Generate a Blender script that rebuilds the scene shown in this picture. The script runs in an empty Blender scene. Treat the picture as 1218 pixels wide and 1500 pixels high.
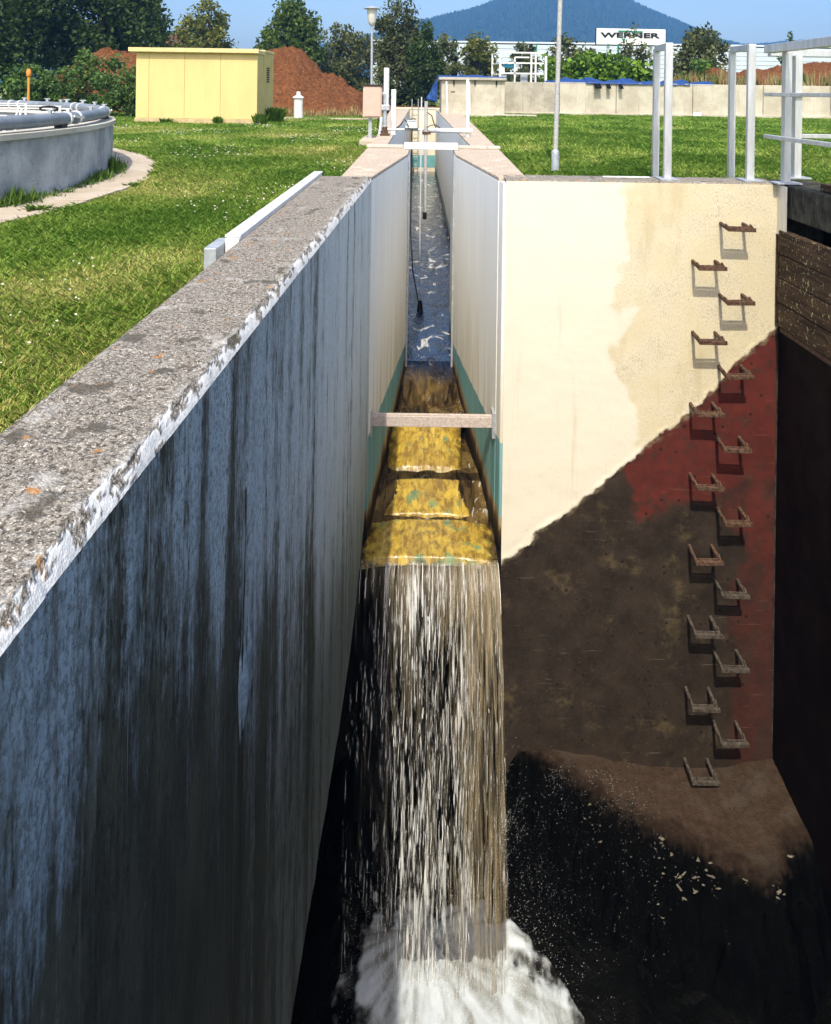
import bpy, math, random
import numpy as np
from mathutils import Vector, Matrix, noise as mn

R = math.radians
rnd = random.Random(11)
S = bpy.context.scene
COL = S.collection

# ------------------------------------------------------------------ camera, sky, sun, exposure
cd = bpy.data.cameras.new('camera')
cam = bpy.data.objects.new('camera', cd)
COL.objects.link(cam)
cd.sensor_fit = 'HORIZONTAL'
cd.sensor_width = 36.0
cd.lens = 36.0 * 1100 / 1218
cd.shift_x = (609 - 625) / 1218          # rising/falling front of a view camera
cd.shift_y = -(750 - 133) / 1218
cd.clip_start = 0.05
cd.clip_end = 6000
cam.matrix_world = Matrix.Translation((0, 0, .645)) @ Matrix.Rotation(R(90), 4, 'X') @ Matrix.Rotation(R(.8), 4, 'Z')
S.camera = cam

SUN = Vector((-.068, -.60, .80)).normalized()
W = bpy.data.worlds.new('World')
S.world = W
W.use_nodes = True
wn = W.node_tree
bg = wn.nodes['Background']
sky = wn.nodes.new('ShaderNodeTexSky')
sky.sky_type = 'NISHITA'
sky.sun_disc = False
sky.sun_elevation = math.asin(SUN.z)
sky.sun_rotation = math.atan2(SUN.x, SUN.y)
sky.air_density = 1.0
sky.dust_density = 3.0
sky.ozone_density = 1.0
wn.links.new(sky.outputs[0], bg.inputs[0])
bg.inputs[1].default_value = .15
sl = bpy.data.lights.new('sun', 'SUN')
sl.energy = 2.75
sl.angle = R(.5)
sl.color = (1, .93, .80)
so = bpy.data.objects.new('sun', sl)
COL.objects.link(so)
so.rotation_euler = SUN.to_track_quat('Z', 'Y').to_euler()
so.location = (-10, -40, 60)

V = S.view_settings
V.view_transform = 'Standard'
V.look = 'None'
V.exposure = .86
V.gamma = 1
V.use_curve_mapping = False
S.cycles.max_bounces = 7
S.cycles.diffuse_bounces = 3
S.cycles.transparent_max_bounces = 12
S.cycles.volume_bounces = 0

# ------------------------------------------------------------------ node helper
class NT:
    def __init__(s, name, rough=.85, spec=.3):
        s.m = bpy.data.materials.new(name)
        s.m.use_nodes = True
        s.t = s.m.node_tree
        s.b = s.t.nodes['Principled BSDF']
        s.out = s.t.nodes['Material Output']
        s.b.inputs['Roughness'].default_value = rough
        s.b.inputs['Specular IOR Level'].default_value = spec
        s._pos = None
    def n(s, t):
        return s.t.nodes.new(t)
    def put(s, sock, v):
        if isinstance(v, bpy.types.NodeSocket):
            s.t.links.new(v, sock)
        elif isinstance(v, (tuple, list)) and len(v) == 3 and sock.type == 'RGBA':
            sock.default_value = (*v, 1)
        else:
            sock.default_value = v
    def pos(s):
        if s._pos is None:
            s._pos = s.n('ShaderNodeNewGeometry').outputs['Position']
        return s._pos
    def local(s):
        return s.n('ShaderNodeTexCoord').outputs['Object']
    def xyz(s, v=None):
        k = s.n('ShaderNodeSeparateXYZ')
        s.put(k.inputs[0], v or s.pos())
        return k.outputs
    def scaled(s, sc, v=None, loc=(0, 0, 0)):
        k = s.n('ShaderNodeMapping')
        s.put(k.inputs[0], v or s.pos())
        k.inputs['Scale'].default_value = sc
        k.inputs['Location'].default_value = loc
        return k.outputs[0]
    def noise(s, scale=5, detail=4, rough=.6, v=None, sc=None, dist=0, loc=(0, 0, 0)):
        k = s.n('ShaderNodeTexNoise')
        s.put(k.inputs['Vector'], s.scaled(sc, v, loc) if sc else (v or s.pos()))
        k.inputs['Scale'].default_value = scale
        k.inputs['Detail'].default_value = detail
        k.inputs['Roughness'].default_value = rough
        k.inputs['Distortion'].default_value = dist
        return k.outputs[0]
    def voro(s, scale, feat='F1', v=None, out=0, sc=None):
        k = s.n('ShaderNodeTexVoronoi')
        k.feature = feat
        s.put(k.inputs['Vector'], s.scaled(sc, v) if sc else (v or s.pos()))
        k.inputs['Scale'].default_value = scale
        return k.outputs[out]
    def ss(s, x, a, b, lo=0., hi=1.):
        k = s.n('ShaderNodeMapRange')
        k.interpolation_type = 'SMOOTHSTEP'
        s.put(k.inputs[0], x)
        for i, q in enumerate((a, b, lo, hi)):
            s.put(k.inputs[i + 1], q)
        return k.outputs[0]
    def ma(s, op, a, b=0., c=0., clamp=False):
        k = s.n('ShaderNodeMath')
        k.operation = op
        k.use_clamp = clamp
        s.put(k.inputs[0], a)
        s.put(k.inputs[1], b)
        s.put(k.inputs[2], c)
        return k.outputs[0]
    def mix(s, f, a, b, mode='MIX'):
        k = s.n('ShaderNodeMix')
        k.data_type = 'RGBA'
        k.blend_type = mode
        s.put(k.inputs[0], f)
        s.put(k.inputs[6], a)
        s.put(k.inputs[7], b)
        return k.outputs[2]
    def attr(s, name):
        k = s.n('ShaderNodeAttribute')
        k.attribute_name = name
        return k.outputs['Fac']
    def objrand(s):
        return s.n('ShaderNodeObjectInfo').outputs['Random']
    def bump(s, h, dist=.01, st=1., nrm=None):
        k = s.n('ShaderNodeBump')
        k.inputs['Strength'].default_value = st
        k.inputs['Distance'].default_value = dist
        s.put(k.inputs['Height'], h)
        if nrm:
            s.put(k.inputs['Normal'], nrm)
        s.put(s.b.inputs['Normal'], k.outputs[0])
        return k.outputs[0]
    def color(s, v):
        s.put(s.b.inputs['Base Color'], v)
        return s
    def rough(s, v):
        s.put(s.b.inputs['Roughness'], v)
        return s

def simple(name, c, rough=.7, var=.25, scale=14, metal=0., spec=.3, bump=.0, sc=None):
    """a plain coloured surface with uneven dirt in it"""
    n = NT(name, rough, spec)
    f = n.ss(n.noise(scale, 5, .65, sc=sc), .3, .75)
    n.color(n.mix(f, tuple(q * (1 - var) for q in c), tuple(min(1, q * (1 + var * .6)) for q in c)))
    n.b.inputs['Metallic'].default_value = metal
    if bump:
        n.bump(n.noise(scale * 6, 3), bump, .6)
    return n.m

# ------------------------------------------------------------------ mesh helpers
BASE = {}

def tag(o, label=None, cat=None, group=None, kind=None):
    if label: o['label'] = label
    if cat: o['category'] = cat
    if group: o['group'] = group
    if kind: o['kind'] = kind
    return o

def thing(name, loc, label, cat, group=None, kind=None):
    o = bpy.data.objects.new(name, None)
    o.empty_display_size = .2
    COL.objects.link(o)
    o.location = loc
    BASE[o] = Vector(loc)
    return tag(o, label, cat, group, kind)

def link(name, me, mats, parent=None, origin=None):
    """link a mesh given in world coordinates, as a child or as a top-level object standing at its base"""
    n = len(me.vertices)
    co = np.empty(n * 3, 'f')
    me.vertices.foreach_get('co', co)
    co = co.reshape(-1, 3)
    if parent is not None:
        b = BASE[parent]
    elif origin is not None:
        b = Vector(origin)
    else:
        b = Vector(((co[:, 0].min() + co[:, 0].max()) / 2, (co[:, 1].min() + co[:, 1].max()) / 2, co[:, 2].min()))
    co -= np.array(b, 'f')
    me.vertices.foreach_set('co', co.ravel())
    me.update()
    for m in (mats if isinstance(mats, (list, tuple)) else [mats]):
        me.materials.append(m)
    o = bpy.data.objects.new(name, me)
    COL.objects.link(o)
    if parent is not None:
        o.parent = parent
    else:
        o.location = b
    BASE[o] = b
    return o

class MB:
    def __init__(s):
        s.v, s.f, s.m = [], [], []
        s.a = {}
    def quad(s, *p, m=0):
        i = len(s.v)
        s.v += [tuple(q) for q in p]
        s.f.append(tuple(range(i, i + len(p))))
        s.m.append(m)
        return s
    def hexa(s, c, m=0):
        """eight corners: bottom ring then top ring, counter-clockwise from above"""
        i = len(s.v)
        s.v += [tuple(q) for q in c]
        for q in ((3, 2, 1, 0), (4, 5, 6, 7), (0, 1, 5, 4), (1, 2, 6, 5), (2, 3, 7, 6), (3, 0, 4, 7)):
            s.f.append(tuple(i + k for k in q))
            s.m.append(m)
        return s
    def box(s, x0, x1, y0, y1, z0, z1, m=0):
        return s.hexa([(x0, y0, z0), (x1, y0, z0), (x1, y1, z0), (x0, y1, z0), (x0, y0, z1), (x1, y0, z1), (x1, y1, z1), (x0, y1, z1)], m)
    def bar(s, p, q, w, h, up=(0, 0, 1), m=0):
        p, q = Vector(p), Vector(q)
        d = (q - p).normalized()
        up = Vector(up)
        if abs(d.dot(up)) > .98:
            up = Vector((0, 1, 0))
        a = d.cross(up).normalized() * w / 2
        b = a.cross(d).normalized() * h / 2
        return s.hexa([p - a - b, p + a - b, q + a - b, q - a - b, p - a + b, p + a + b, q + a + b, q - a + b], m)
    def tube(s, pts, r, n=8, cap=True, m=0):
        pts = [Vector(p) for p in pts]
        rs = r if isinstance(r, (list, tuple)) else [r] * len(pts)
        i0 = len(s.v)
        prev = None
        for k, p in enumerate(pts):
            d = (pts[min(k + 1, len(pts) - 1)] - pts[max(k - 1, 0)]).normalized()
            if prev is None:
                a = d.orthogonal().normalized()
            else:
                a = (prev - d * prev.dot(d)).normalized()
            prev = a
            b = d.cross(a)
            for j in range(n):
                t = 2 * math.pi * j / n
                s.v.append(tuple(p + (a * math.cos(t) + b * math.sin(t)) * rs[k]))
        for k in range(len(pts) - 1):
            for j in range(n):
                s.f.append((i0 + k * n + j, i0 + k * n + (j + 1) % n, i0 + (k + 1) * n + (j + 1) % n, i0 + (k + 1) * n + j))
                s.m.append(m)
        if cap:
            s.f.append(tuple(i0 + j for j in reversed(range(n))))
            s.f.append(tuple(i0 + (len(pts) - 1) * n + j for j in range(n)))
            s.m += [m, m]
        return s
    def lathe(s, prof, c, n=16, m=0):
        i0 = len(s.v)
        for r, z in prof:
            for j in range(n):
                t = 2 * math.pi * j / n
                s.v.append((c[0] + r * math.cos(t), c[1] + r * math.sin(t), c[2] + z))
        for k in range(len(prof) - 1):
            for j in range(n):
                s.f.append((i0 + k * n + j, i0 + k * n + (j + 1) % n, i0 + (k + 1) * n + (j + 1) % n, i0 + (k + 1) * n + j))
                s.m.append(m)
        return s
    def prism(s, poly, z0, z1, m=0, top=True):
        """counter-clockwise plan outline pushed up from z0 to z1"""
        n = len(poly)
        i = len(s.v)
        s.v += [(x, y, z0) for x, y in poly] + [(x, y, z1) for x, y in poly]
        for k in range(n):
            s.f.append((i + k, i + (k + 1) % n, i + n + (k + 1) % n, i + n + k))
            s.m.append(m)
        s.f.append(tuple(i + k for k in reversed(range(n))))
        s.m.append(m)
        if top:
            s.f.append(tuple(i + n + k for k in range(n)))
            s.m.append(m)
        return s
    def grid(s, fn, us, vs, m=0, attrs=None, flip=False):
        i0 = len(s.v)
        nu, nv = len(us), len(vs)
        for u in us:
            for w in vs:
                r = fn(u, w)
                s.v.append(tuple(r[0]) if attrs else tuple(r))
                if attrs:
                    for k, q in zip(attrs, r[1]):
                        s.a.setdefault(k, []).append(q)
        for i in range(nu - 1):
            for j in range(nv - 1):
                a, b, c, d = i0 + i * nv + j, i0 + (i + 1) * nv + j, i0 + (i + 1) * nv + j + 1, i0 + i * nv + j + 1
                s.f.append((d, c, b, a) if flip else (a, b, c, d))
                s.m.append(m)
        return s
    def build(s, name, mats, parent=None, smooth=False, bevel=0, origin=None):
        me = bpy.data.meshes.new(name)
        me.from_pydata(s.v, [], s.f)
        me.polygons.foreach_set('material_index', s.m)
        if smooth:
            me.polygons.foreach_set('use_smooth', [True] * len(s.f))
            if smooth != 'all':
                me.set_sharp_from_angle(angle=R(40))
        for k, q in s.a.items():
            if len(q) == len(s.v):
                me.attributes.new(k, 'FLOAT', 'POINT').data.foreach_set('value', q)
        o = link(name, me, mats, parent, origin)
        if bevel:
            b = o.modifiers.new('bevel', 'BEVEL')
            b.width = bevel
            b.segments = 2
            b.limit_method = 'ANGLE'
        return o

def box(name, mat, parent, x0, x1, y0, y1, z0, z1, bevel=0):
    return MB().box(x0, x1, y0, y1, z0, z1).build(name, mat, parent, bevel=bevel)

def lin(a, b, n):
    return [a + (b - a) * i / (n - 1) for i in range(n)]

def npmesh(name, verts, k, attrs=None, smooth=False):
    """verts: (count, k, 3) array of separate k-cornered faces"""
    c = verts.shape[0]
    me = bpy.data.meshes.new(name)
    me.vertices.add(c * k)
    me.vertices.foreach_set('co', verts.astype('f').ravel())
    me.loops.add(c * k)
    me.loops.foreach_set('vertex_index', np.arange(c * k, dtype='i'))
    me.polygons.add(c)
    me.polygons.foreach_set('loop_start', np.arange(0, c * k, k, dtype='i'))
    for an, av in (attrs or {}).items():
        me.attributes.new(an, 'FLOAT', 'POINT').data.foreach_set('value', np.repeat(av, k).astype('f') if len(av) == c else av.astype('f'))
    me.update(calc_edges=True)
    return me

def fbm(x, y, z=0., o=4):
    return mn.fractal(Vector((x, y, z)), .9, 2., o)

def n3(x, y, z=0.):
    return mn.noise(Vector((x, y, z)))

def sst(x, a, b):
    t = min(1, max(0, (x - a) / (b - a)))
    return t * t * (3 - 2 * t)

# ------------------------------------------------------------------ materials of the place
def m_coping():
    n = NT('weathered_coping_concrete', .95, .15)
    grit = n.voro(230)
    big = n.noise(7, 5, .65)
    fine = n.noise(90, 5, .75)
    mid = n.noise(28, 5, .7)
    c = n.mix(n.ss(fine, .38, .62), (.072, .060, .046), (.36, .325, .275))
    c = n.mix(n.ss(mid, .5, .72), c, (.20, .18, .15))
    c = n.mix(n.ss(n.noise(190, 3, .6, loc=(2, 1, 8)), .57, .64, 0, .8), c, (.66, .63, .58))
    c = n.mix(n.ss(big, .56, .74, 0, .7), c, (.55, .53, .49))
    c = n.mix(n.ss(n.noise(9, 3, .5, loc=(3, 9, 1)), .60, .66, 0, .8), c, (.085, .075, .06))
    c = n.mix(n.ss(n.noise(17, 3, .5, loc=(7, 2, 5)), .655, .70, 0, .8), c, (.42, .20, .06))
    c = n.mix(n.ss(n.noise(150, 2, .5), .66, .72, 0, .8), c, (.03, .028, .022))
    lip = n.attr('lip')
    n.color(n.mix(lip, c, n.mix(n.ss(fine, .3, .6), (.52, .52, .50), (.72, .72, .70))))
    n.bump(n.ma('MULTIPLY', n.ma('ADD', fine, n.ma('MULTIPLY', grit, .5)), n.ma('SUBTRACT', 1., n.ma('MULTIPLY', lip, .7))), .006, .9)
    return n.m

def m_far_coping():
    n = NT('pale_channel_coping', .95, .15)
    c = n.mix(n.ss(n.noise(60, 5, .75), .36, .68), (.30, .23, .17), (.66, .56, .45))
    c = n.mix(n.ss(n.noise(5, 4, .6), .5, .7, 0, .5), c, (.68, .60, .50))
    c = n.mix(n.ss(n.noise(140, 2, .5), .62, .7, 0, .7), c, (.14, .09, .06))
    n.color(c)
    n.bump(n.noise(120, 3), .004, .7)
    return n.m

def m_left_face():
    n = NT('streaked_blue_grey_wall_paint', .8, .2)
    x, y, z = n.xyz()
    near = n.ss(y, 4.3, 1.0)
    dd = n.ma('SUBTRACT', n.ma('MULTIPLY', z, -1.), n.ma('MULTIPLY', n.ma('SUBTRACT', y, .9), .42))  # grows towards the near bottom corner: dirt plus a painted-in vignette
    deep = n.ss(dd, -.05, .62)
    st1 = n.noise(1, 5, .62, sc=(1, 11, .5), dist=.5)
    st2 = n.noise(1, 5, .65, sc=(1, 46, .9), dist=.3, loc=(0, 3, 7))
    st3 = n.noise(1, 3, .6, sc=(1, 5.5, .38), loc=(0, 11, 2), dist=.5)
    patch = n.noise(5, 6, .72, sc=(1, 1.5, .6))
    pit = n.noise(48, 6, .8, sc=(1, 1.7, .40), dist=.3)
    base = n.mix(n.ss(st2, .3, .7), (.56, .63, .63), (.72, .76, .74))
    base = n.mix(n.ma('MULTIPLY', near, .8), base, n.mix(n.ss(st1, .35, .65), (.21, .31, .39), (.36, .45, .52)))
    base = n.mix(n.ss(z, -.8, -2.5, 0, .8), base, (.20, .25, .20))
    por = n.noise(75, 5, .8, sc=(1, 1, .8))
    blot = n.noise(9, 6, .75, sc=(1, 1.2, .8), loc=(2, 6, 1))
    base = n.mix(n.ma('MULTIPLY', n.ss(por, .53, .42), n.ma('ADD', n.ma('MULTIPLY', near, .55), .12)), base, (.055, .068, .060))
    k = n.ma('ADD', n.ma('MULTIPLY', st1, .62), n.ma('MULTIPLY', st2, .24))
    k = n.ma('ADD', k, n.ma('MULTIPLY', patch, .38))
    k = n.ma('ADD', k, n.ma('MULTIPLY', n.ma('SUBTRACT', st3, .5), .60))
    k = n.ma('ADD', k, n.ma('MULTIPLY', n.ma('SUBTRACT', near, .25), .11))
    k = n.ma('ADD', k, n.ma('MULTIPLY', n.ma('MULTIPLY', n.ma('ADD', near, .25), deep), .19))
    k = n.ma('ADD', k, n.ma('MULTIPLY', n.ma('SUBTRACT', pit, .5), .50))
    k = n.ma('ADD', k, n.ma('MULTIPLY', n.ma('SUBTRACT', por, .5), .32))
    k = n.ma('ADD', k, n.ma('MULTIPLY', n.ma('SUBTRACT', blot, .5), .38))
    stain = n.ss(k, .60, .88)
    c = n.mix(n.ma('MULTIPLY', stain, .95), base, n.mix(n.ss(patch, .4, .62), (.008, .011, .006), (.046, .050, .030)))
    c = n.mix(n.ss(st2, .58, .68, 0, .42), c, (.16, .17, .15))
    c = n.mix(n.ss(n.ma('ADD', pit, n.ma('MULTIPLY', n.ma('MULTIPLY', near, n.ss(st1, .35, .6)), .085)), .60, .69, 0, .85), c, (.010, .013, .009))
    pale = n.noise(1, 3, .6, sc=(1, 70, .5), loc=(0, 9, 4))
    c = n.mix(n.ss(pale, .66, .74, 0, .5), c, (.50, .55, .54))
    algae = n.ss(n.ma('ADD', dd, n.ma('MULTIPLY', n.ma('SUBTRACT', st1, .5), .7)), .25, 1.05)  # algae, deepened by lens fall-off put into the colour
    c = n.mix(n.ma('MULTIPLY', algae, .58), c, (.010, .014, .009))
    # flaked-off edge
    n.color(c)
    n.bump(n.ma('ADD', n.ma('ADD', pit, por), n.ma('MULTIPLY', st2, .5)), .006, .8)
    return n.m

def m_flume():
    n = NT('flume_wall_paint', .75, .25)
    x, y, z = n.xyz()
    st = n.noise(1, 5, .6, sc=(9, 9, .6), dist=.4)
    fine = n.noise(50, 4, .7, sc=(1, 1, .5))
    edge = n.ma('MULTIPLY', n.ma('SUBTRACT', n.noise(7, 3), .5), .05)
    c = n.mix(n.ss(st, .3, .75), (.80, .78, .71), (.87, .86, .80))
    c = n.mix(n.ma('MULTIPLY', n.ss(z, -.8, -2.0, 0, .8), n.ss(st, .36, .62)), c, (.56, .48, .33))
    c = n.mix(n.ss(fine, .66, .74, 0, .6), c, (.20, .18, .13))
    ze = n.ma('ADD', z, edge)
    c = n.mix(n.ss(ze, -1.945, -1.955), c, n.mix(n.ss(st, .35, .7), (.13, .29, .30), (.21, .40, .40)))
    low = n.ma('ADD', ze, n.ma('MULTIPLY', n.ma('SUBTRACT', 7.7, n.ma('MINIMUM', y, 7.7)), .20))   # follows the slope of the flume floor
    c = n.mix(n.ss(low, -2.04, -2.09), c, n.mix(n.ss(st, .3, .7), (.26, .19, .10), (.38, .30, .17)))
    lw = n.ma('ADD', low, n.ma('MULTIPLY', n.ma('SUBTRACT', st, .5), .25))
    c = n.mix(n.ss(lw, -2.08, -2.18), c, n.mix(n.ss(fine, .35, .6), (.04, .018, .007), (.10, .05, .017)))
    c = n.mix(n.ss(lw, -2.13, -2.26), c, (.008, .006, .004))
    n.color(c)
    n.bump(fine, .003, .6)
    return n.m

def m_pit_wall():
    n = NT('pit_wall_paint_and_tar', .8, .25)
    x, y, z = n.xyz()
    coat, red, old = n.attr('coat'), n.attr('red'), n.attr('old')
    grain = n.noise(105, 6, .78, sc=(1.2, 1, .6))
    g2 = n.noise(140, 3, .6, sc=(1, 1, .45))
    cloud = n.noise(3.2, 5, .65)
    c = n.mix(n.ss(n.ma('ADD', old, n.ma('MULTIPLY', n.ma('SUBTRACT', grain, .5), .5)), .25, .75), (.70, .645, .515), n.mix(n.ss(cloud, .35, .65), (.60, .52, .335), (.655, .59, .435)))
    spot = n.ma('ADD', n.ma('MULTIPLY', grain, .7), n.ma('ADD', n.ma('MULTIPLY', cloud, .35), n.ma('MULTIPLY', old, .13)))
    c = n.mix(n.ss(spot, .61, .80, 0, .8), c, (.32, .25, .13))
    c = n.mix(n.ss(n.ma('ADD', g2, n.ma('MULTIPLY', old, .05)), .68, .74, 0, .7), c, (.16, .12, .07))
    run = n.noise(1, 4, .6, sc=(14, 1, .8))
    c = n.mix(n.ss(run, .60, .8, 0, .35), c, (.45, .37, .22))
    d = n.noise(6, 6, .7)
    dk = n.mix(n.ss(d, .30, .75), (.019, .0135, .0095), (.040, .029, .021))
    dk = n.mix(n.ss(n.noise(4, 5, .7, loc=(4, 4, 4)), .55, .72, 0, .7), dk, (.10, .075, .035))
    cl2 = n.noise(1, 5, .6, sc=(5, 1, 1.6), loc=(8, 1, 4))
    c = n.mix(n.ma('MULTIPLY', n.ss(cl2, .5, .68, 0, .45), old), c, (.42, .33, .17))
    scr = n.noise(1, 4, .7, sc=(3, 1, 46), dist=.2)
    dk = n.mix(n.ss(n.noise(70, 4, .7), .58, .72, 0, .6), dk, (.095, .072, .052))
    dk = n.mix(n.ss(scr, .63, .74, 0, .55), dk, (.15, .12, .09))
    rd = n.mix(n.ss(d, .3, .7), (.070, .015, .011), (.112, .022, .015))
    rd = n.mix(n.ss(z, -2.4, -3.6, 0, .55), rd, (.055, .014, .010))
    rd = n.mix(n.ss(n.noise(14, 6, .75, loc=(1, 5, 2)), .50, .66, 0, .75), rd, (.045, .026, .019))
    rd = n.mix(n.ss(scr, .62, .74, 0, .4), rd, (.25, .09, .06))
    dk = n.mix(red, dk, rd)
    dk = n.mix(n.ss(n.voro(9), .13, .10, 0, .8), dk, (.012, .009, .008))
    n.color(n.mix(n.ma('MULTIPLY', n.attr('crust'), n.ss(grain, .35, .55)), n.mix(coat, dk, c), n.mix(d, (.10, .06, .035), (.40, .31, .20))))
    n.rough(n.ma('SUBTRACT', .85, n.ma('MULTIPLY', n.ma('SUBTRACT', 1., coat), .25)))
    n.bump(n.ma('ADD', grain, n.ma('MULTIPLY', d, .8)), .004, .6)
    return n.m

def m_floor():
    n = NT('wet_pit_concrete', .6, .35)
    wet = n.attr('wet')
    f = n.noise(26, 6, .75)
    c = n.mix(n.ss(f, .25, .75), (.034, .022, .0145), (.064, .042, .028))
    c = n.mix(n.ss(n.noise(5, 4, .6), .5, .7, 0, .35), c, (.085, .07, .055))
    c = n.mix(n.ss(n.voro(26), .16, .08, 0, .8), c, (.012, .009, .007))
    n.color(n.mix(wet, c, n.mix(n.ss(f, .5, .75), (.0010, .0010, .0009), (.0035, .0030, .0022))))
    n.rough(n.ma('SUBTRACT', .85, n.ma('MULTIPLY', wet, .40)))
    n.b.inputs['Specular IOR Level'].default_value = .025
    n.bump(n.ma('ADD', f, n.noise(90, 3)), .012, .8)
    return n.m

def m_algae():
    n = NT('algae_covered_weir_slab', .22, .5)
    x, y, z = n.xyz()
    f = n.noise(16, 6, .7, sc=(1.3, .6, 1))
    st = n.noise(1, 5, .65, sc=(34, 3, 3), dist=.6)
    c = n.mix(n.ss(f, .36, .64), (.19, .115, .018), (.50, .34, .045))
    c = n.mix(n.ss(n.noise(4.5, 4, .6, loc=(6, 1, 3)), .48, .66, 0, .5), c, (.20, .11, .02))
    c = n.mix(n.ss(st, .55, .72, 0, .65), c, (.62, .50, .13))
    c = n.mix(n.ss(n.noise(6, 4, .6, loc=(2, 8, 1)), .56, .66, 0, .75), c, (.07, .20, .11))
    c = n.mix(n.ss(n.noise(30, 4, .7, loc=(1, 1, 1)), .61, .72, 0, .7), c, (.05, .03, .008))
    c = n.mix(n.ma('MULTIPLY', n.attr('rim'), .85), c, (.040, .027, .009))
    n.color(c)
    n.rough(n.ss(f, .3, .7, .16, .4))
    n.b.inputs['Coat Weight'].default_value = .7
    n.b.inputs['Coat Roughness'].default_value = .06
    n.b.inputs['Coat IOR'].default_value = 1.33
    n.bump(n.ma('ADD', st, n.ma('MULTIPLY', f, .5)), .012, .6)
    return n.m

def m_water(name, deep, scum, bump=.02, sc=(7, 3, 1), ior=1.33):
    n = NT(name, .04, .5)
    w = n.noise(1, 4, .6, sc=sc, dist=.5)
    w2 = n.noise(1, 3, .6, sc=(sc[0] * 5, sc[1] * 5, 1))
    foam = n.noise(1, 6, .62, sc=(3.6, 2.0, 1), dist=1.2)
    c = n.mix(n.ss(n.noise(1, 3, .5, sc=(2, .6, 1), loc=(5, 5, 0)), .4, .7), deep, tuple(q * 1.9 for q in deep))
    fm = n.ma('MULTIPLY', n.ss(foam, .585, .65), n.ss(n.noise(60, 3), .3, .5))
    n.color(n.mix(n.ma('MULTIPLY', fm, scum), c, (.62, .62, .60)))
    n.rough(n.ma('ADD', .04, n.ma('MULTIPLY', fm, .6)))
    n.b.inputs['IOR'].default_value = ior
    if deep[0] < .005:
        n.b.inputs['Specular IOR Level'].default_value = .2
    n.bump(n.ma('ADD', w, n.ma('MULTIPLY', w2, .25)), bump, 1)
    return n.m

def m_rapid():
    n = NT('fast_brown_water', .08, .5)
    x, y, z = n.xyz()
    st = n.noise(1, 5, .62, sc=(16, 3.2, 1), dist=1.1)
    big = n.noise(1, 4, .6, sc=(4, 2.2, 1), dist=.8)
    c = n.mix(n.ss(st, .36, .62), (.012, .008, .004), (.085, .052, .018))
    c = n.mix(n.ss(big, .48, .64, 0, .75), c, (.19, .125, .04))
    c = n.mix(n.ss(n.ma('ADD', y, n.ma('MULTIPLY', n.ma('SUBTRACT', st, .5), .9)), 7.35, 7.95), c, (.008, .017, .042))  # same sky-reflection blue blended in towards the channel
    fm = n.ma('MULTIPLY', n.ss(n.noise(1, 6, .65, sc=(9, 4, 1), dist=1.6, loc=(3, 3, 3)), .60, .66), n.ss(big, .35, .55))
    n.color(n.mix(n.ma('MULTIPLY', fm, .75), c, (.50, .48, .42)))
    n.rough(n.ma('ADD', .07, n.ma('MULTIPLY', fm, .5)))
    n.b.inputs['IOR'].default_value = 1.33
    n.bump(n.ma('ADD', st, big), .05, .9)
    return n.m

def m_fall(name, c, rough, trans=.0):
    n = NT(name, rough, .6)
    f = n.noise(1, 4, .7, sc=(60, 60, 4))
    n.color(n.mix(n.ss(f, .3, .7), tuple(q * .6 for q in c), c))
    n.b.inputs['IOR'].default_value = 1.33
    n.b.inputs['Transmission Weight'].default_value = trans
    n.bump(f, .01, .6)
    return n.m

def m_foam():
    n = NT('white_plunge_foam', .5, .3)
    f = n.noise(1, 6, .6, sc=(9, 3.5, 3), dist=.7)
    g = n.noise(70, 4, .7)
    stk = n.attr('streak')
    k = n.ma('ADD', n.ma('MULTIPLY', f, .6), n.ma('MULTIPLY', stk, .4))
    c = n.mix(n.ss(k, .34, .60), (.26, .27, .25), (.55, .60, .63))
    c = n.mix(n.ss(g, .55, .70, 0, .35), c, (.68, .71, .72))
    wet = n.ma('ADD', n.attr('thin'), n.ma('MULTIPLY', n.ma('SUBTRACT', k, .5), -1.7))
    c = n.mix(n.ss(wet, .05, 1.15), c, (.008, .007, .006))
    n.color(c)
    n.bump(n.ma('ADD', k, n.ma('MULTIPLY', g, .15)), .012, .6)
    n.b.inputs['Subsurface Weight'].default_value = 0
    return n.m

def m_leaf(name, dark, light, rough=.6, trans=.25, dry=None):
    n = NT(name, rough, .25)
    t = n.attr('tone')
    c = n.mix(t, dark, light)
    if dry:
        c = n.mix(n.ss(t, .78, 1.0), n.mix(n.ss(t, 0, .7), dark, light), dry)
    n.color(c)
    tr = n.n('ShaderNodeBsdfTranslucent')
    n.put(tr.inputs[0], n.mix(.5, c, light))
    mx = n.n('ShaderNodeMixShader')
    mx.inputs[0].default_value = trans
    n.t.links.new(n.b.outputs[0], mx.inputs[1])
    n.t.links.new(tr.outputs[0], mx.inputs[2])
    n.t.links.new(mx.outputs[0], n.out.inputs[0])
    return n.m

def m_lawn():
    n = NT('turf_soil', .95, .1)
    big = n.noise(.9, 5, .6)
    f = n.noise(30, 5, .7)
    c = n.mix(n.ss(f, .3, .7), (.10, .15, .02), (.25, .31, .06))
    c = n.mix(n.ss(big, .50, .68, 0, .6), c, (.27, .25, .07))
    n.color(c)
    n.bump(f, .03, 1)
    return n.m

def m_soil():
    n = NT('red_brown_soil', .95, .1)
    f = n.noise(9, 7, .75)
    c = n.mix(n.ss(f, .3, .7), (.10, .036, .015), (.31, .125, .048))
    c = n.mix(n.ss(n.noise(2, 4), .5, .7, 0, .6), c, (.16, .07, .03))
    c = n.mix(n.ss(n.voro(5.0), .12, .07, 0, .7), c, (.42, .33, .25))
    n.color(c)
    n.bump(f, .15, 1)
    return n.m

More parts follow.
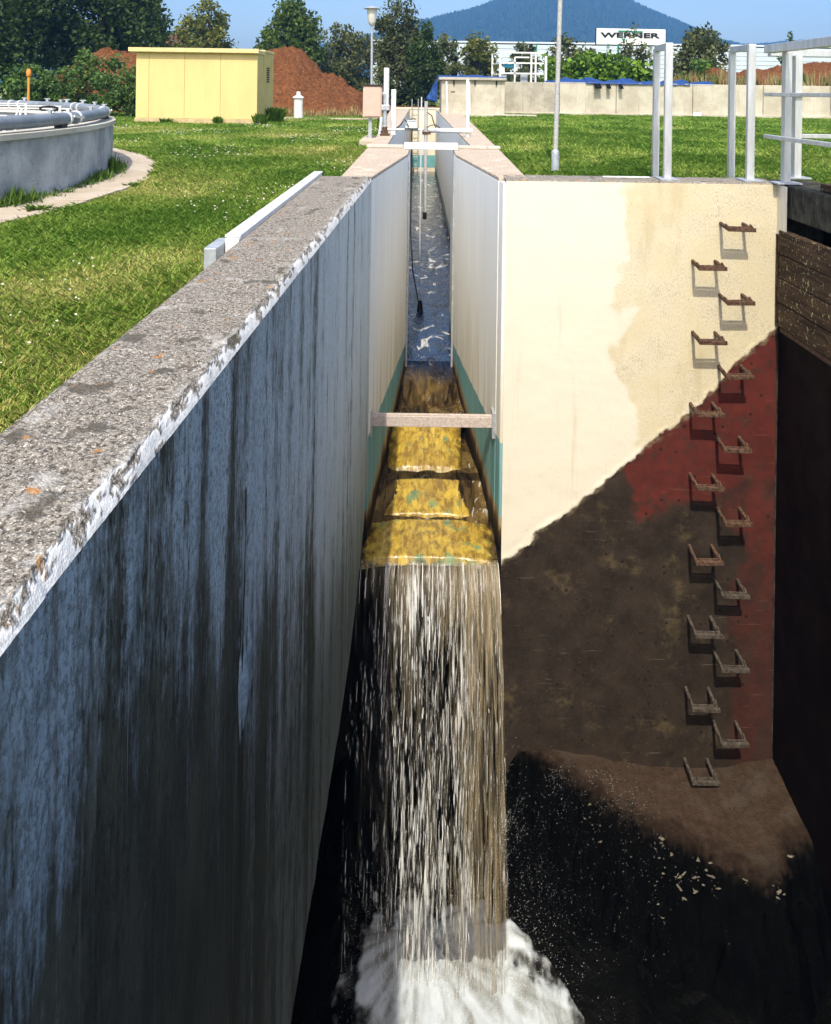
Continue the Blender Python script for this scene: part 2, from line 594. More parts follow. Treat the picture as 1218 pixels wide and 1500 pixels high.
def m_cream(name, a, b, spot, scale=1.):
    n = NT(name, .9, .2)
    c = n.mix(n.ss(n.noise(1.3 * scale, 5, .6), .35, .65), a, b)
    st = n.noise(1, 4, .6, sc=(9 * scale, 9 * scale, .7 * scale))
    c = n.mix(n.ss(st, .55, .75, 0, .5), c, spot)
    c = n.mix(n.ss(n.noise(22 * scale, 3, .6), .62, .70, 0, .7), c, tuple(q * .6 for q in spot))
    n.color(c)
    n.bump(n.noise(60 * scale, 3), .004, .6)
    return n.m

def m_rust(name, a, b):
    n = NT(name, .85, .25)
    f = n.noise(45, 5, .7)
    c = n.mix(n.ss(f, .35, .62), a, b)
    c = n.mix(n.ss(n.noise(19, 4), .62, .70, 0, .5), c, (.18, .155, .12))
    n.color(c)
    n.bump(f, .004, .9)
    return n.m

def m_plank():
    n = NT('tarred_lichened_plank', .85, .2)
    g = n.noise(1, 5, .7, sc=(30, 2.5, 30), dist=.4)
    c = n.mix(n.ss(g, .35, .7), (.022, .013, .007), (.095, .055, .028))
    li = n.noise(38, 4, .65)
    c = n.mix(n.ss(n.ma('ADD', li, n.ma('MULTIPLY', n.noise(5, 3), .25)), .73, .78, 0, .9), c, (.42, .40, .20))
    c = n.mix(n.ss(n.voro(26), .10, .07, 0, .9), c, (.55, .52, .42))
    n.color(c)
    n.bump(g, .008, .8)
    return n.m

M = dict(
    coping=m_coping(), far_coping=m_far_coping(), left_face=m_left_face(), flume=m_flume(), pit=m_pit_wall(), floor=m_floor(),
    algae=m_algae(), lawn=m_lawn(), soil=m_soil(), foam=m_foam(), plank=m_plank(),
    chan_water=m_water('channel_water_surface', (.008, .017, .042), .9, .022, ior=1.5),  # blue of the reflected sky tinted into the base colour
    rapid=m_rapid(),
    pool=m_water('black_pool_water', (.002, .002, .0017), .0, .03, (6, 6, 1)),
    curtain=m_fall('brown_falling_water', (.050, .040, .026), .18),
    strand_white=m_fall('white_water_strand', (.86, .86, .82), .3),
    strand_tan=m_fall('tan_water_strand', (.36, .29, .18), .25),
    strand_dark=m_fall('dark_water_strand', (.05, .042, .030), .1),
    dark=simple('near_black_concrete', (.006, .0055, .0045), .7, .4, spec=.12),  # even near-black base for recess, slot back and weir core
    darkwall=simple('near_black_side_wall', (.011, .006, .0045), .7, .6, 5, spec=.08),  # even near-black base with a reddish tone
    mossy=m_cream('mossy_dark_concrete', (.018, .017, .012), (.055, .052, .038), (.22, .21, .16), 9),
    slab=m_cream('path_concrete', (.40, .33, .25), (.52, .45, .36), (.28, .22, .16)),
    tank=m_cream('streaked_tank_concrete', (.26, .275, .29), (.46, .47, .47), (.13, .115, .09), 2.2),
    tanktop=m_cream('tank_rim_concrete', (.46, .43, .37), (.56, .53, .46), (.3, .27, .22)),
    basin=m_cream('cream_basin_concrete', (.42, .375, .29), (.53, .49, .40), (.24, .195, .135), 1.4),
    endwall=m_cream('end_wall_cream', (.66, .58, .42), (.74, .67, .52), (.5, .4, .2)),
    basin_dirty=m_cream('grey_streaked_basin_concrete', (.32, .29, .235), (.46, .42, .34), (.18, .15, .11), 1.6),
    pipe=simple('grey_blue_plastic_pipe', (.20, .23, .27), .5, .25, 6),
    alu=simple('dull_aluminium', (.66, .67, .68), .42, .18, 20, .55, .5, sc=(1, 1, .15)),
    alu2=simple('bright_aluminium_strip', (.78, .79, .80), .4, .15, 12, .2),
    galv=simple('galvanised_steel', (.46, .49, .52), .5, .25, 25, .4),
    white=simple('white_paint', (.74, .74, .72), .5, .12, 10),
    black=simple('black_rubber', (.012, .012, .013), .55, .3),
    yellow=simple('pale_yellow_paint', (.70, .53, .225), .6, .10, 2, sc=(1, 1, .25)),
    yellow_shade=simple('yellow_paint_in_shade', (.60, .47, .17), .6, .1, 3),  # darker copy of the front yellow: the side's shade put into the colour
    ptrim=simple('cream_shed_trim', (.70, .57, .27), .6, .15, 5),
    plinth=simple('shed_plinth', (.52, .40, .22), .8, .25, 8),
    pink=simple('pinkish_cabinet_paint', (.62, .42, .34), .6, .08, 9),
    tarp=simple('blue_tarpaulin', (.018, .06, .22), .45, .35, 6, bump=.01),
    rust=m_rust('rusty_iron', (.040, .019, .010), (.115, .068, .042)),
    grime=m_rust('grimy_grey_iron', (.026, .020, .015), (.085, .069, .051)),
    rustpole=m_rust('peeling_painted_pole', (.34, .33, .32), (.46, .46, .46)),
    barmat=m_rust('pale_weathered_steel', (.40, .33, .28), (.54, .46, .40)),
    bark=simple('bark', (.075, .058, .042), .9, .4, 8),
    brick=simple('brown_roof', (.20, .07, .04), .8, .3, 3),
    orange=simple('orange_paint', (.75, .28, .05), .5, .1),
    blueshed=simple('pale_blue_white_sheeting', (.62, .68, .76), .45, .06, .3),
    green=simple('green_sign_paint', (.01, .20, .13), .5, .1),
    inkblack=simple('black_sign_paint', (.008, .008, .010), .5, .1),
    signwhite=simple('sign_white', (.82, .82, .79), .5, .04),
    glass=simple('frosted_lamp_glass', (.60, .60, .55), .25, .08, 5),
)
LEAF = dict(
    dark=m_leaf('dark_leaf', (.016, .036, .008), (.075, .120, .022)),
    mid=m_leaf('mid_leaf', (.025, .052, .010), (.120, .180, .032)),
    olive=m_leaf('olive_willow_leaf', (.036, .046, .016), (.165, .185, .062)),
    gold=m_leaf('yellowish_leaf', (.045, .060, .010), (.23, .24, .045)),
    bright=m_leaf('bright_vine_leaf', (.022, .070, .005), (.20, .34, .030)),
    reed=m_leaf('green_reed_leaf', (.030, .070, .018), (.15, .25, .055)),
    weed=m_leaf('weed_leaf', (.028, .065, .010), (.13, .23, .03)),
    grass=m_leaf('grass_blade', (.11, .28, .024), (.39, .52, .10), .5, .4, (.60, .53, .20)),
    straw=m_leaf('straw_stalk', (.20, .15, .06), (.45, .36, .16)),
    conifer=m_leaf('hill_conifer', (.006, .018, .010), (.020, .042, .022), .8, 0),
)

# ================================================================== LARGE STRUCTURE
GL, GR = -.20, -.10            # lawn levels left and right of the channel

# ---- ground
g = MB()
g.quad((-1800, -40, GL), (-.62, -40, GL), (-.62, 2600, GL), (-1800, 2600, GL))
g.quad((.72, 5.75, GR), (2200, 5.75, GR), (2200, 2600, GR), (.72, 2600, GR))
g.quad((2.9, -40, GR), (2200, -40, GR), (2200, 5.745, GR), (2.9, 5.745, GR))
g.quad((-.62, 27.6, -.12), (.72, 27.6, -.12), (.72, 2600, -.12), (-.62, 2600, -.12))
o = g.build('ground', M['lawn'], origin=(0, 0, 0))
tag(o, kind='structure')

# ---- left retaining wall, coping and painted face
def xin(y):
    return -.50 + .10 * sst(y, .2, 6.6) if y < 1 else -.4985 + (y - 1) / 4.6 * .0985
XO = -.785
wall = thing('retaining_wall', (-.64, 3, -2.85), 'long near retaining wall with lichened concrete top and dark streaked blue grey face', 'wall')
ys, y = [], .25
while y < 5.6:
    ys.append(y)
    y += .006 + .0045 * max(0, y - .8)
ys.append(5.6)
sec = [(0, i / 3) for i in range(4)] + [(1, i / 34) for i in range(1, 35)] + [(2, i / 9) for i in range(1, 10)]
def cop(y, s):
    k, t = s
    xi = xin(y)
    e = .022 + .014 * n3(y * 4, 3.1) + .010 * n3(y * 19, 1.7)
    if k == 0:
        return (XO - .004 * abs(n3(y * 30, t * 9)), y, -.34 + .335 * t), (0,)
    if k == 1:
        x = XO + (xi - e - XO) * t
        z = .005 * fbm(x * 16, y * 16, 1) + .004 * fbm(x * 70, y * 70, 5, 2) - .007 * (1 - sst(t, 0, .05))
        pit = n3(x * 45, y * 45, 9)
        z -= .006 * sst(pit, .45, .7)
        return (x, y, z), (.35 * sst(t, .93, 1) * (n3(y * 23, x * 23) > .0),)
    chip = fbm(y * 13, t * 1.2, 4, 4)
    x = xi - e * (1 - t)
    bite = .010 * max(0, chip) * math.sin(math.pi * min(1, t + .15))
    z = -.034 * t ** 1.6 - bite + .002 * n3(y * 60, t * 4)
    lip = sst(.22 + .60 * t - chip * .9 - .40 * fbm(y * 38, t * 3, 2, 4), .34, .46)
    return (x - bite * .5, y, z), (lip,)
mb = MB().grid(cop, ys, sec, attrs=('lip',), flip=True)
mb.quad((XO, .25, 0), (XO, .25, -.34), (xin(.25), .25, -.34), (xin(.25), .25, 0))
mb.quad((xin(5.6), 5.6, 0), (xin(5.6), 5.6, -.34), (XO, 5.6, -.34), (XO, 5.6, 0))
mb.a['lip'] += [0] * 8
mb.build('coping', M['coping'], wall, smooth='all')

def zbot(y):
    return -2.86 + (.60 * (max(0, y - 4.1) / 1.5) ** 2.2 if y > 4.1 else 0) + .01 * n3(y * 5, 2)
def face(y, t):
    z = -.034 + (zbot(y) + .034) * t
    x = xin(y) + .003 * fbm(y * 5, z * 1.5, 7) + .0015 * n3(y * 40, z * 10)
    cr = abs(y - (2.0 + .02 * n3(z * 7, 1)))
    if -1.5 < z < -.45:
        x += .007 * math.exp(-(cr / .018) ** 2) * sst(z, -1.5, -1.1) * sst(-z, .45, .6)
    return (x, y, z)
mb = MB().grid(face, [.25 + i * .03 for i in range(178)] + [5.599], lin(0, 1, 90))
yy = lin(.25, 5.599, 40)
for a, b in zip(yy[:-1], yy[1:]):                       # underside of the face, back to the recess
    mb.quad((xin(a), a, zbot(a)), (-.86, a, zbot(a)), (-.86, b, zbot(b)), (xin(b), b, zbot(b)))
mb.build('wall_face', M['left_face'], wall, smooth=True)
def flake(yc, z0, z1, w, lift):
    m_ = MB()
    def f(t, u):
        z = z0 + (z1 - z0) * t
        hw = w * math.sin(math.pi * min(.98, t + .02)) ** .7
        y = yc + hw * u + .008 * n3(z * 9, yc)
        return (xin(y) + .006 + lift * math.sin(math.pi * t) * (.5 + .5 * u), y, z)
    m_.grid(f, lin(0, 1, 14), lin(-1, 1, 5))
    return m_
FLAKE = simple('pale_blue_flaking_paint', (.25, .33, .39), .7, .45, 30)
for a_ in ((2.00, -.80, -1.10, .022, .016), (2.07, -.84, -.95, .008, .008)):
    o = flake(*a_).build('paint_flake', FLAKE, wall, smooth='all')
    o.modifiers.new('thickness', 'SOLIDIFY').thickness = .003
ck = [(2.0 + .022 * n3(z * 3, 2) + .006 * n3(z * 14, 5), z) for z in lin(-.42, -2.3, 60)]
m_ = MB()
for (ya, za), (yb, zb_) in zip(ck[:-1], ck[1:]):
    w_ = .007 + .006 * n3(za * 8, 3)
    xa_, xb_ = xin(ya) + .0105, xin(yb) + .0105
    m_.quad((xa_, ya - w_, za), (xb_, yb - w_, zb_), (xb_, yb + w_, zb_), (xa_, ya + w_, za))
m_.build('crack', M['dark'], wall)
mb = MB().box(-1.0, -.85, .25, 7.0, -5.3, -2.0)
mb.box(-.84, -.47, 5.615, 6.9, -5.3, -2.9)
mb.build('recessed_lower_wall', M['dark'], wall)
# aluminium trough lying along the outer edge
t = thing('cable_trough', (-.83, 4.3, -.12), 'white metal cable trough laid along the grass edge of the near wall', 'cable trough')
MB().box(-.850, -.79, 3.20, 5.75, -.10, .004).build('trough_body', M['alu2'], t, bevel=.004)
MB().box(-.856, -.789, 3.22, 5.78, .006, .016).build('trough_lid', M['alu2'], t, bevel=.002)
MB().box(-.905, -.853, 3.08, 3.30, -.12, -.012).build('end_box', M['galv'], t, bevel=.004)
MB().quad((-.858, 3.9, .006), (-.92, 4.05, -.03), (-.92, 4.2, -.03), (-.858, 4.35, .006)).build('loose_strip', M['galv'], t)

# ---- flume walls
def channel_wall(name, plan, zlo, label):
    t = thing(name, (sum(p[0] for p in plan) / len(plan), plan[0][1], zlo), label, 'wall')
    MB().prism(plan, zlo, -.03).build('wall_body', M['flume'], t, bevel=.004)
    # coping a little proud of the body, with worn top
    def grow(p):
        return p
    MB().prism([grow(p) for p in plan], -.027, .0).build('coping', M['far_coping'], t, bevel=.006)
    return t
LW = [(-.40, 5.607), (-.18, 7.70), (-.18, 9.0), (-.455, 9.0), (-.585, 26.5), (-1.25, 26.5), (-.68, 10.2), (-.655, 8.6), (-.63, 5.607)]
tL = channel_wall('flume_wall', LW, -5.0, 'pale flume wall narrowing to the throat beside the lawn with clover')
RW = [(.558, 5.71), (.77, 5.71), (.83, 8.6), (.86, 10.4), (1.02, 20), (1.08, 26.5), (.34, 26.5), (.54, 9.0), (.31, 9.0), (.31, 7.70)]
tR = channel_wall('flume_wall', RW, -3.3, 'pale flume wall narrowing to the throat beside the cream pit wall')
for t, x0, x1 in ((tL, -.66, -.25), (tR, .365, .84)):
    MB().box(x0, x1, 8.42, 8.52, .003, .035).build('joint_strip', M['tanktop'], t, bevel=.004)
    xs = -.182 if t is tL else .312
    MB().box(min(xs, xs + (.02 if t is tL else -.02)), max(xs, xs + (.02 if t is tL else -.02)), 7.78, 7.83, -2.6, -.03).build('gate_groove', M['galv'], t)

# ---- end wall with ladder
t = thing('channel_end_wall', (-.1, 26.8, -3), 'cream end wall closing the far end of the channel with a teal stripe', 'wall')
MB().box(-1.25, 1.08, 26.52, 26.9, -3, -.0).build('wall_body', M['endwall'], t)
MB().box(-.60, .36, 26.512, 26.52, -2.05, -1.62).build('teal_stripe', simple('teal_paint', (.14, .36, .36), .7, .2, 4), t)
MB().box(-1.25, 1.08, 26.5, 26.92, .003, .05).build('coping', M['endwall'], t)
t = thing('wall_ladder', (-.39, 26.4, -2.1), 'thin metal ladder fixed down the cream end wall of the channel', 'ladder')
for x in (-.50, -.28):
    MB().tube([(x, 26.40, -2.1), (x, 26.40, .35), (x, 26.60, .35)], .016, 6).build('rail', M['galv'], t)
for i in range(8):
    MB().tube([(-.50, 26.40, -1.95 + i * .27), (-.28, 26.40, -1.95 + i * .27)], .012, 6).build('rung', M['galv'], t)

# ---- throat plate, cross bar
box('throat_plate', M['white'], None, -.235, .355, 8.20, 8.34, .004, .075, .006)
tag(bpy.data.objects['throat_plate'], 'white metal plate bridging the narrow throat of the flume', 'plate')
t = thing('cross_bar', (.06, 5.75, -1.94), 'pale steel angle bar spanning the flume above the yellow weir', 'bar')
MB().box(-.385, .545, 5.74, 5.755, -1.925, -1.845).build('front_flange', M['barmat'], t, bevel=.003)
MB().box(-.385, .545, 5.757, 5.785, -1.848, -1.838).build('top_flange', M['barmat'], t, bevel=.002)
for x in (-.392, .548):
    MB().box(x - .012, x + .012, 5.70, 5.84, -1.99, -1.80).build('end_plate', M['galv'], t)

# ---- cream pit wall (front)
pw = thing('pit_wall', (1.57, 5.7, -4.3), 'tall cream painted pit wall flaking away over a dark and red lower part', 'wall')
def pit(x, z):
    zl = -2.83 + (x - .60) * .815 + .12 * sst(x, 1.9, 2.6)
    d = z - zl + .045 * fbm(x * 5, z * 5, 3, 4) + .018 * fbm(x * 22, z * 22, 5, 3)
    coat = sst(d, -.008, .008)
    ridge = math.exp(-(d / .03) ** 2) * (.35 + .65 * sst(fbm(x * 8, z * 8, 9), -.2, .5))
    y = 5.55 - .008 * coat - .010 * ridge + .0025 * fbm(x * 4, z * 4, 2)
    fr = fbm(x * 3.5, z * 3.5, 6, 5)
    # red primer: a patch under the paint line and a strip down the corner
    r1 = sst(x + .55 * (z + 2.1) + .25 * fr, 1.42, 1.52) * sst(z + .10 * fr - .35 * (x - 1.5), -2.62, -2.50)
    r2 = sst(x + .16 * fr, 2.26, 2.40) * (.45 + .55 * sst(fbm(x * 6, z * 2.2, 3, 5), -.35, .15))
    red = max(r1, r2 * (.85 - .35 * sst(-z, 2.4, 3.8)))
    old = sst(x - 1.42 - .10 * sst(z, -1.5, -.2) + .20 * fbm(x * 2.5, z * 2.5, 8, 4) + .25 * sst(-z, 1.0, 2.2) * -1, -.06, .06) * .7 + .3 * sst(x, 1.3, 2.5)
    return (x, y, z), (coat, red, old, math.exp(-((d + .012) / .022) ** 2) * sst(fbm(x * 9, z * 9, 2, 4), -.35, .25))
mb = MB().grid(pit, lin(.60, 2.616, 170), lin(-4.6, -.010, 374), attrs=('coat', 'red', 'old', 'crust'))
mb.build('painted_face', M['pit'], pw, smooth='all')
MB().prism([(.588, 5.556), (2.60, 5.556), (2.60, 5.85), (.775, 5.85), (.775, 5.705), (.563, 5.705)], -4.9, -.03).build('wall_body', M['flume'], pw)
# rounded corner bead
MB().tube([(.592, 5.562, -2.72), (.592, 5.562, -.03)], .017, 12).build('corner_bead', M['flume'], pw, smooth=True)
def pcop(x, s):
    k, q = s
    if k == 0:
        return (x, 5.549 + .003 * fbm(x * 9, 1, q, 3), -.045 + .04 * q)
    return (x, 5.551 + .314 * q, .004 * fbm(x * 20, q * 8, 3) - .012 * (1 - sst(q, 0, .06)) * (.5 + n3(x * 14, 3)))
MB().grid(pcop, lin(.60, 2.62, 200), [(0, i / 3) for i in range(4)] + [(1, i / 14) for i in range(1, 15)]).build('coping', M['coping'], pw, smooth='all')

# ---- right hand side wall with stop planks
sw = thing('side_wall', (2.75, 3.2, -4.9), 'dark mossy side wall of the pit with a slot above the planks', 'wall')
MB().box(2.632, 2.98, -1.2, 5.545, -.245, -.006).build('beam', M['mossy'], sw, bevel=.012)
MB().box(2.95, 3.2, -1.2, 5.85, -1.2, -.25).build('slot_back', M['dark'], sw)
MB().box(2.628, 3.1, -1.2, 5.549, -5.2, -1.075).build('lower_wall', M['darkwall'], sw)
MB().box(2.620, 2.98, 5.553, 5.85, -5.2, -.006).build('corner_pier', M['mossy'], sw)
MB().box(2.598, 2.64, -1.2, 5.47, -1.073, -1.04).build('sill_strip', M['rust'], sw, bevel=.004)
gt = thing('stop_plank_gate', (2.6, 3.2, -1.04), 'dark lichen spotted stop planks stacked in the side wall slot', 'stop planks')
for i in range(4):
    z1 = -.335 - i * .176
    MB().box(2.590 + .004 * (i % 2), 2.645, -1.2, 5.49, z1 - .170, z1).build('plank', M['plank'], gt, bevel=.006)
ch = thing('guide_channel', (2.62, 5.52, -1.0), 'upright aluminium guide channel in the corner of the pit', 'guide channel')
MB().box(2.600, 2.606, 5.40, 5.545, -.37, -.01).build('flange', M['alu'], ch)
MB().box(2.608, 2.640, 5.50, 5.512, -.37, -.01).build('web', M['alu'], ch)
MB().box(2.594, 2.604, 5.525, 5.545, -1.05, -.372).build('lower_flange', M['rust'], ch)
MB().box(2.645, 2.66, 5.30, 5.40, -.235, -.03).build('slot_stop', M['barmat'], ch)
cp = thing('cover_planks', (2.9, 4.8, .0), 'two dark weathered planks lying on top of the side wall', 'planks')
MB().box(2.70, 2.93, 4.0, 5.13, .0, .05).build('plank', M['plank'], cp, bevel=.005)
MB().box(2.94, 3.2, 4.0, 5.10, .0, .05).build('plank', M['plank'], cp, bevel=.005)

# ---- unseen back closure of the pit (behind the camera), added to cut skylight
box('unseen_pit_back_wall', M['mossy'], None, -1.0, 3.0, -1.5, -1.2, -5.3, 0)
tag(bpy.data.objects['unseen_pit_back_wall'], 'unseen mossy dark concrete wall closing the near end of the pit, added to cut skylight', 'wall')

# ---- pit floor: a lit ledge breaking off into wet black rubble
def ledge(x):
    pts = [(-1, 5.75), (.66, 5.66), (.97, 5.46), (1.35, 5.20), (1.53, 5.12), (1.87, 4.97), (2.18, 4.80), (2.34, 4.78), (2.44, 4.93), (2.7, 4.97)]
    for (a, b), (c, d) in zip(pts[:-1], pts[1:]):
        if a <= x <= c:
            return b + (d - b) * (x - a) / (c - a)
    return 5.7
def floor(x, y):
    e = y - ledge(x) + .06 * fbm(x * 6, y * 6, 2, 5) + .04 * fbm(x * 22, y * 22, 7, 4)
    k = sst(e, -.55, .04)
    wet = 1 - sst(e + .05 * fbm(x * 30, y * 30, 1, 3), -.05, .10)
    wet = max(wet, .55 * (1 - sst(e + .10 * fbm(x * 9, y * 9, 6, 4), .02, .20)))
    slope = -4.20 - .13 * sst(x, .8, 1.9) + .07 * sst(x, 2.2, 2.6) - .03 * sst(5.55 - y, 0, .5)
    rough = (.012 + .05 * (1 - k)) * fbm(x * 8, y * 8, 4, 5) + .02 * (1 - k) * fbm(x * 30, y * 30, 4, 3)
    low = -5.06 + .06 * fbm(x * 3, y * 3, 9)
    z = low + (slope - low) * k + rough
    z -= .05 * math.exp(-((e - .02) / .04) ** 2) * max(0, n3(x * 6, y * 6, 3)) * 1.5
    return (x, y, z), (wet,)
mb = MB().grid(floor, lin(-1.0, 2.64, 210), lin(2.2, 5.58, 200), attrs=('wet',))
o = mb.build('pit_floor', M['floor'], origin=(0, 0, 0), smooth='all')
tag(o, kind='structure')
o = MB().quad((-1, -1.3, -5.1), (2.7, -1.3, -5.1), (2.7, 2.25, -4.95), (-1, 2.25, -4.95)).build('pit_floor', M['dark'], origin=(0, 0, 0))
tag(o, kind='structure')

# ---- water in the channel
def chw(x, y):
    return (x, y, -2.2 + .005 * fbm(x * 5, y * 3, 1) + .003 * n3(x * 14, y * 9))
ysw = [7.9 + .03 * i for i in range(130)] + lin(11.85, 26.6, 150)
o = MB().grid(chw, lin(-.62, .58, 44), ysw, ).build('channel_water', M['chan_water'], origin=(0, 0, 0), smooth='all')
tag(o, kind='structure')
def rap(x, y):
    t = (8.0 - y) / 1.15
    z = -2.205 - .20 * sst(t, .1, 1.0) + (.012 + .035 * t) * fbm(x * 7, y * 5, 3, 4) + .03 * t * abs(2 * (x - .06) / .6) ** 2 - .02 * t - .03 * math.exp(-((y - 7.25) / .12) ** 2)
    z += .04 * math.exp(-((y - 6.98) / .08) ** 2) * (.6 + n3(x * 9, 2))
    return (x, y, z)
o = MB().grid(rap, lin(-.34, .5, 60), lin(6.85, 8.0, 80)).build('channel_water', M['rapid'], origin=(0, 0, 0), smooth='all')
tag(o, kind='structure')

# ---- stepped weir under the flume
we = thing('stepped_weir', (.06, 6.2, -5), 'stepped weir of three yellow algae covered slabs under a thin film of water', 'weir')
def slab(y0, y1, z0, z1, xl0, xr0, xl1, xr1, seed, dome):
    def f(s, t):
        y = y0 + (y1 - y0) * t
        xl, xr = xl0 + (xl1 - xl0) * t, xr0 + (xr1 - xr0) * t
        s2 = abs(2 * s - 1)
        x = xl + (xr - xl) * s + .012 * n3(y * 11, seed + s * 3) * s2
        yy = y + .018 * n3(x * 9, seed, 4) * (1 if t > .9 else .3)
        z = z0 + (z1 - z0) * t - dome * s2 ** 3 + .008 * fbm(x * 8, y * 6, seed, 3) + .003 * fbm(x * 34, y * 12, seed + 3, 3)
        z -= .05 * sst(t, .93, 1) + .03 * (1 - sst(t, 0, .08))
        rim = max(sst(s2 + .25 * fbm(x * 9, y * 9, seed), .84, 1.0), .9 * sst(t + .05 * n3(x * 20, y), .97, 1.), .9 * (1 - sst(t, 0, .10)))
        return (x, yy, z), (rim,)
    mb = MB().grid(f, lin(0, 1, 60), lin(0, 1, 44), attrs=('rim',), flip=True)
    mb.build('weir_slab', M['algae'], we, smooth='all')
slab(7.02, 6.33, -2.34, -2.54, -.30, .36, -.285, .345, 1, .05)
slab(6.27, 5.86, -2.565, -2.665, -.38, .50, -.42, .52, 2, .07)
slab(5.84, 5.37, -2.665, -2.70, -.42, .54, -.45, .55, 3, .045)
mb = MB().box(-.46, .585, 5.46, 7.9, -5.3, -2.76).box(-.42, .52, 6.34, 7.9, -2.76, -2.62).box(-.38, .48, 6.95, 8.5, -2.62, -2.48)
mb.build('weir_body', M['dark'], we)
# still dark water standing between the slabs and the walls
def still(x, y):
    return (x, y, -2.57 - .16 * sst(6.9 - y, .5, 1.3) + .012 * fbm(x * 8, y * 6, 2))
MB().grid(still, lin(-.44, .56, 40), lin(5.42, 7.0, 50)).build('water_film', M['rapid'], we, smooth='all')

# ================================================================== WATERFALL
rs = np.random.RandomState(5)
LIPZ, G = -2.735, 4.9
def traj(x, v, t):
    v = v + .62
    return x, 5.385 - v * t, LIPZ - G * t * t - .12 * t
wf = thing('waterfall', (.05, 5.2, -4.8), 'streaky waterfall pouring off the yellow weir into the dark pit', 'waterfall')
def sheet(v, off, seed, mat, t1=.655, xa=-.455, xb=.562):
    def cur(x, t):
        tt = t1 * t
        w = v + .07 * fbm(x * 7, seed, 1, 4) + .04 * n3(x * 26, seed, t * .8)
        px, py, pz = traj(x, w, tt)
        spread = 1 + .05 * t * t
        return (.05 + (px - .05) * spread + .012 * n3(x * 9, t * 2, seed), py + .016 * n3(x * 30, t * 1.6, seed) + off, pz)
    return MB().grid(cur, lin(xa, xb, 120), [q / 30 for q in range(31)]).build('curtain', mat, wf, smooth='all')
def m_sheet(name, color, fx, fz, lo, hi, amax, mode, seed, rough=.25):
    """a broken sheet of falling water: streaks of water with gaps between them"""
    n = NT(name, rough, .5)
    x, y, z = n.xyz()
    f = n.noise(1, 4, .60, sc=(fx, 2, fz), dist=.35, loc=(seed, seed * 2, seed * 3))
    f2 = n.noise(1, 4, .6, sc=(8, 1, 1.6), loc=(seed * 5, 1, 2))
    drop = n.ss(z, -2.75, -3.35)                       # tears open as it falls
    if mode == 'tan':
        dens = n.ma('ADD', n.ss(x, .12, .38, -.08, .085), n.ma('MULTIPLY', drop, -.085))
        dens = n.ma('ADD', dens, n.ss(x, -.18, -.40, 0, -.05))
    elif mode == 'veil':
        dens = n.ma('ADD', n.ma('MULTIPLY', drop, -.07), n.ss(x, -.2, -.36, .02, -.16))
    elif mode == 'white':
        dens = n.ma('ADD', n.ss(x, -.22, -.30, 0, -.07), n.ss(x, .30, .46, 0, -.045))
        dens = n.ma('ADD', dens, n.ma('MULTIPLY', drop, .0))
    else:
        dens = n.ma('ADD', n.ma('MULTIPLY', drop, -.20), n.ss(x, .1, .4, 0, .05))
    k = n.ma('ADD', n.ma('ADD', f, dens), n.ma('MULTIPLY', n.ma('SUBTRACT', f2, .5), .42))
    al = n.ma('MULTIPLY', n.ss(k, lo, hi), amax)
    n.color(n.mix(n.ss(n.noise(1, 2, .5, sc=(fx * 2, 2, fz * 2)), .35, .65), tuple(q * .55 for q in color), color))
    n.b.inputs['IOR'].default_value = 1.33
    n.bump(f, .012, .7)
    tr = n.n('ShaderNodeBsdfTransparent')
    mx = n.n('ShaderNodeMixShader')
    n.put(mx.inputs[0], al)
    n.t.links.new(tr.outputs[0], mx.inputs[1])
    n.t.links.new(n.b.outputs[0], mx.inputs[2])
    n.t.links.new(mx.outputs[0], n.out.inputs[0])
    return n.m
sheet(.40, .045, 1, m_sheet('brown_water_sheet', (.12, .092, .050), 34, 1.0, .44, .64, .92, 'dark', 1))
sheet(.42, .03, 7, m_sheet('milky_water_veil', (.34, .29, .20), 22, .8, .38, .74, .36, 'veil', 7))
sheet(.44, .02, 2, m_sheet('tan_water_sheet', (.40, .32, .19), 52, 1.6, .38, .70, .62, 'tan', 2))
sheet(.50, .0, 3, m_sheet('white_water_streaks', (.86, .86, .82), 64, 4.2, .50, .74, .82, 'white', 3))
sheet(.54, -.012, 4, m_sheet('fine_white_streaks', (.90, .90, .88), 130, 9., .54, .72, .85, 'white', 4))
sheet(.58, -.02, 5, m_sheet('fine_tan_streaks', (.52, .43, .28), 100, 3.0, .46, .72, .55, 'tan', 5))
def strands(n, mat, w0, w1, l0, l1, xs, seed, v0=.36, v1=.62, tmax=.66):
    q = np.random.RandomState(seed)
    mb = MB()
    for i in range(n):
        x = xs(q)
        v = q.uniform(v0, v1)
        L = q.uniform(l0, l1)
        t0 = max(0, q.uniform(-.02, tmax))
        t1 = min(math.sqrt((G * t0 * t0 + L) / G), .69)
        w = q.uniform(w0, w1) * (.7 + .6 * q.rand())
        wob = q.uniform(-.02, .02)
        pts, rr = [], []
        m = 4
        for j in range(m + 1):
            t = t0 + (t1 - t0) * j / m
            px, py, pz = traj(x + wob * t, v, t)
            pts.append((px + .0015 * q.randn(), py, pz))
            rr.append(w * (.25 + .75 * math.sin(math.pi * (j + .6) / (m + 1.2))) * .5)
        mb.tube(pts, rr, 4, cap=False)
    return mb.build('strand', mat, wf, smooth=True)
def xmid(q):
    return min(.56, max(-.45, q.normal(.04, .20)))
def xall(q):
    return q.uniform(-.45, .56)
for a in (strands(40, M['strand_white'], .003, .0075, .02, .22, xmid, 1),
          strands(30, M['strand_white'], .003, .006, .02, .2, xall, 2)):
    a['kind'] = 'stuff'

